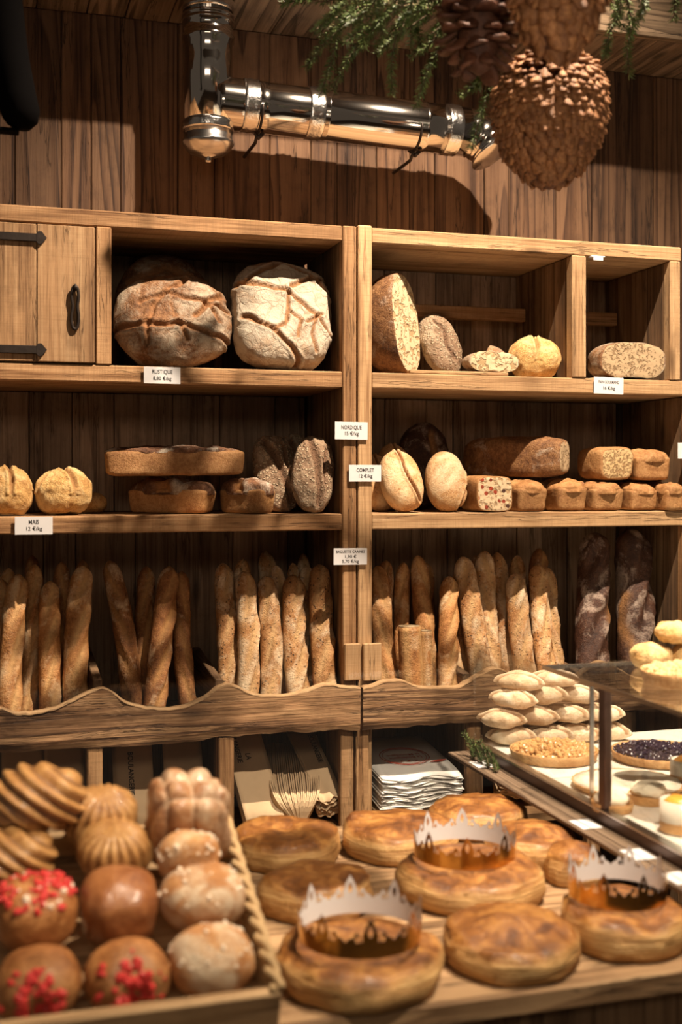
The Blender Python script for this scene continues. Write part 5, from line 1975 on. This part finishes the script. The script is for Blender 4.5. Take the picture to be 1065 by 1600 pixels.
# stack 2: bundle standing on edge, folded bag edges towards us
o2 = (X(438, y0 + .02), y0 + .03, ZL + .02)
eb = tag(empty('kraft_bag_bundle', (X(465, y0), y0 + .05, ZL)), 'thick bundle of folded kraft bags with edges showing, middle of the lit compartment', 'paper bags')
rb = random.Random(4)
COLLECT[0] = True
for i in range(24):
    f = i / 23
    xb, xt = X(468 + 5 * (f - .5), y0), X(424 + 74 * f, y0 + .02)
    xk = X(415 + 68 * f, YI - .06)
    jj = rb.uniform(-.003, .003)
    pts = [np.array((xb, y0 - .006 + jj, ZL + .004)), np.array((xt, y0 + .008 + jj, at(470, 1236 + rb.uniform(-3, 3), y0).z)), np.array((xk, YI - .09 + jj, at(440, 1150, YI).z))]
    P = smooth_curve(pts, 7)
    V, Fc = [], []
    for q in P:
        dirn = np.array((0, .55, -.55))
        for dx_ in (-.0021, .0021):
            for s in (0, .06):
                V.append(q + np.array((dx_, 0, 0)) + dirn * s)
    for a in range(len(P) - 1):
        b = a * 4
        Fc += [(b, b + 2, b + 6, b + 4), (b + 1, b + 5, b + 7, b + 3), (b, b + 4, b + 5, b + 1), (b + 2, b + 3, b + 7, b + 6)]
    V = np.array(V)
    V[:, 2] = np.clip(V[:, 2], ZL + .001, ZB - .024)
    obj('paper_bag', V, Fc, KRAFT, eb, smooth=False)
COLLECT[0] = False
# stack 3: right, with layered lower edges
o3 = (X(490, y0), y0 + .02, ZL + .022)
S3 = sheet_stack('kraft_bag_stack', o3, (1, 0, .18), (-.05, .86, .48), .068, .29, 15, .0042, KRAFT, 'thick kraft bag stack with layered edges, right in the lit compartment', 3, .006, .012, fan=.10)
lettering('BOULANGERIE', .020, .115, on_sheet(S3, o3, .045, .19, .004), -S3[3], S3[2], S3[1])
# dark compartments on the left
for i, (px, lb) in enumerate(((5, 'kraft bags in the dark compartment at the far left edge'), (72, 'kraft bags in the dark left compartment beside the lower post'), (180, 'kraft bags printed BOULANGERIE in the second dark compartment'), (262, 'kraft bags behind the pull-apart brioche in the second dark compartment'))):
    yb_ = YW + .16
    oo = (X(px, yb_), yb_, ZL + .014)
    S = sheet_stack('kraft_bag_stack', oo, (1, 0, 0), (0, .40, .92), .102, .25, 6, .004, KRAFT, lb, 20 + i, .004)
    if i == 2:
        lettering('BOULANGERIE', .020, .115, on_sheet(S, oo, .045, .14), -S[3], S[2], S[1])
# white paper stack
yw_ = YW + .045
ow = (X(596, yw_), yw_, ZL + .040)
SW = sheet_stack('white_paper_stack', ow, (1, 0, 0), (-.0, .98, .10), .236, .34, 20, .0044, WHITEP, 'stack of white paper sheets with red round emblem on the low shelf', 31, .004, .010, 'paper_sheet')
SK = sheet_stack('kraft_sheet_stack', (X(594, yw_), yw_ + .004, ZL + .004), (1, 0, 0), (0, 1, .02), .238, .33, 6, .0042, KRAFT, 'thin stack of kraft sheets under the white paper', 32, .004, 0, 'paper_sheet')
ctr = on_sheet(SW, ow, .118, .155, .004)
for rx, ry, t_ in ((.072, .072, .0012), (.064, .064, .0008)):
    pts = [ctr + SW[2] * rx * math.cos(a) + SW[3] * ry * math.sin(a) for a in np.linspace(0, 2 * math.pi, 64)]
    obj('emblem_ring', *tube(pts, t_, 4), REDINK, SW[1])
for s, sz, wd, off in (('La Boulangerie', .022, .098, -.012), ('la Montagne', .020, .100, .012)):
    lettering(s, sz, wd, ctr + SW[3] * off, -SW[2], -SW[3], SW[1], REDINK)
for k_ in range(3):
    pc = ctr - SW[3] * .040 + SW[2] * (k_ - 1) * .022
    st_pts = []
    for a in range(12):
        q = .0065 if a % 2 == 0 else .0030
        st_pts.append(pc + SW[2] * q * math.cos(a * math.pi / 6) + SW[3] * q * math.sin(a * math.pi / 6))
    obj('emblem_star', np.array(st_pts), [tuple(range(12))], REDINK, SW[1], smooth=False)
pc = ctr + SW[2] * .085 - SW[3] * .060
obj('emblem_sprig', *tube([pc - SW[2] * .028, pc + SW[3] * .004, pc + SW[2] * .024 + SW[3] * .008], [.001, .0035, .001], 6), REDINK, SW[1])
# kraft fan behind the glass
o5 = (X(772, YW + .10), YW + .10, ZL + .03)
sheet_stack('kraft_bag_stack', o5, (1, 0, .10), (.1, .70, .66), .14, .24, 14, .0045, KRAFT, 'kraft bag stack behind the case glass, right of the white paper', 41, .005, .006, fan=.25)
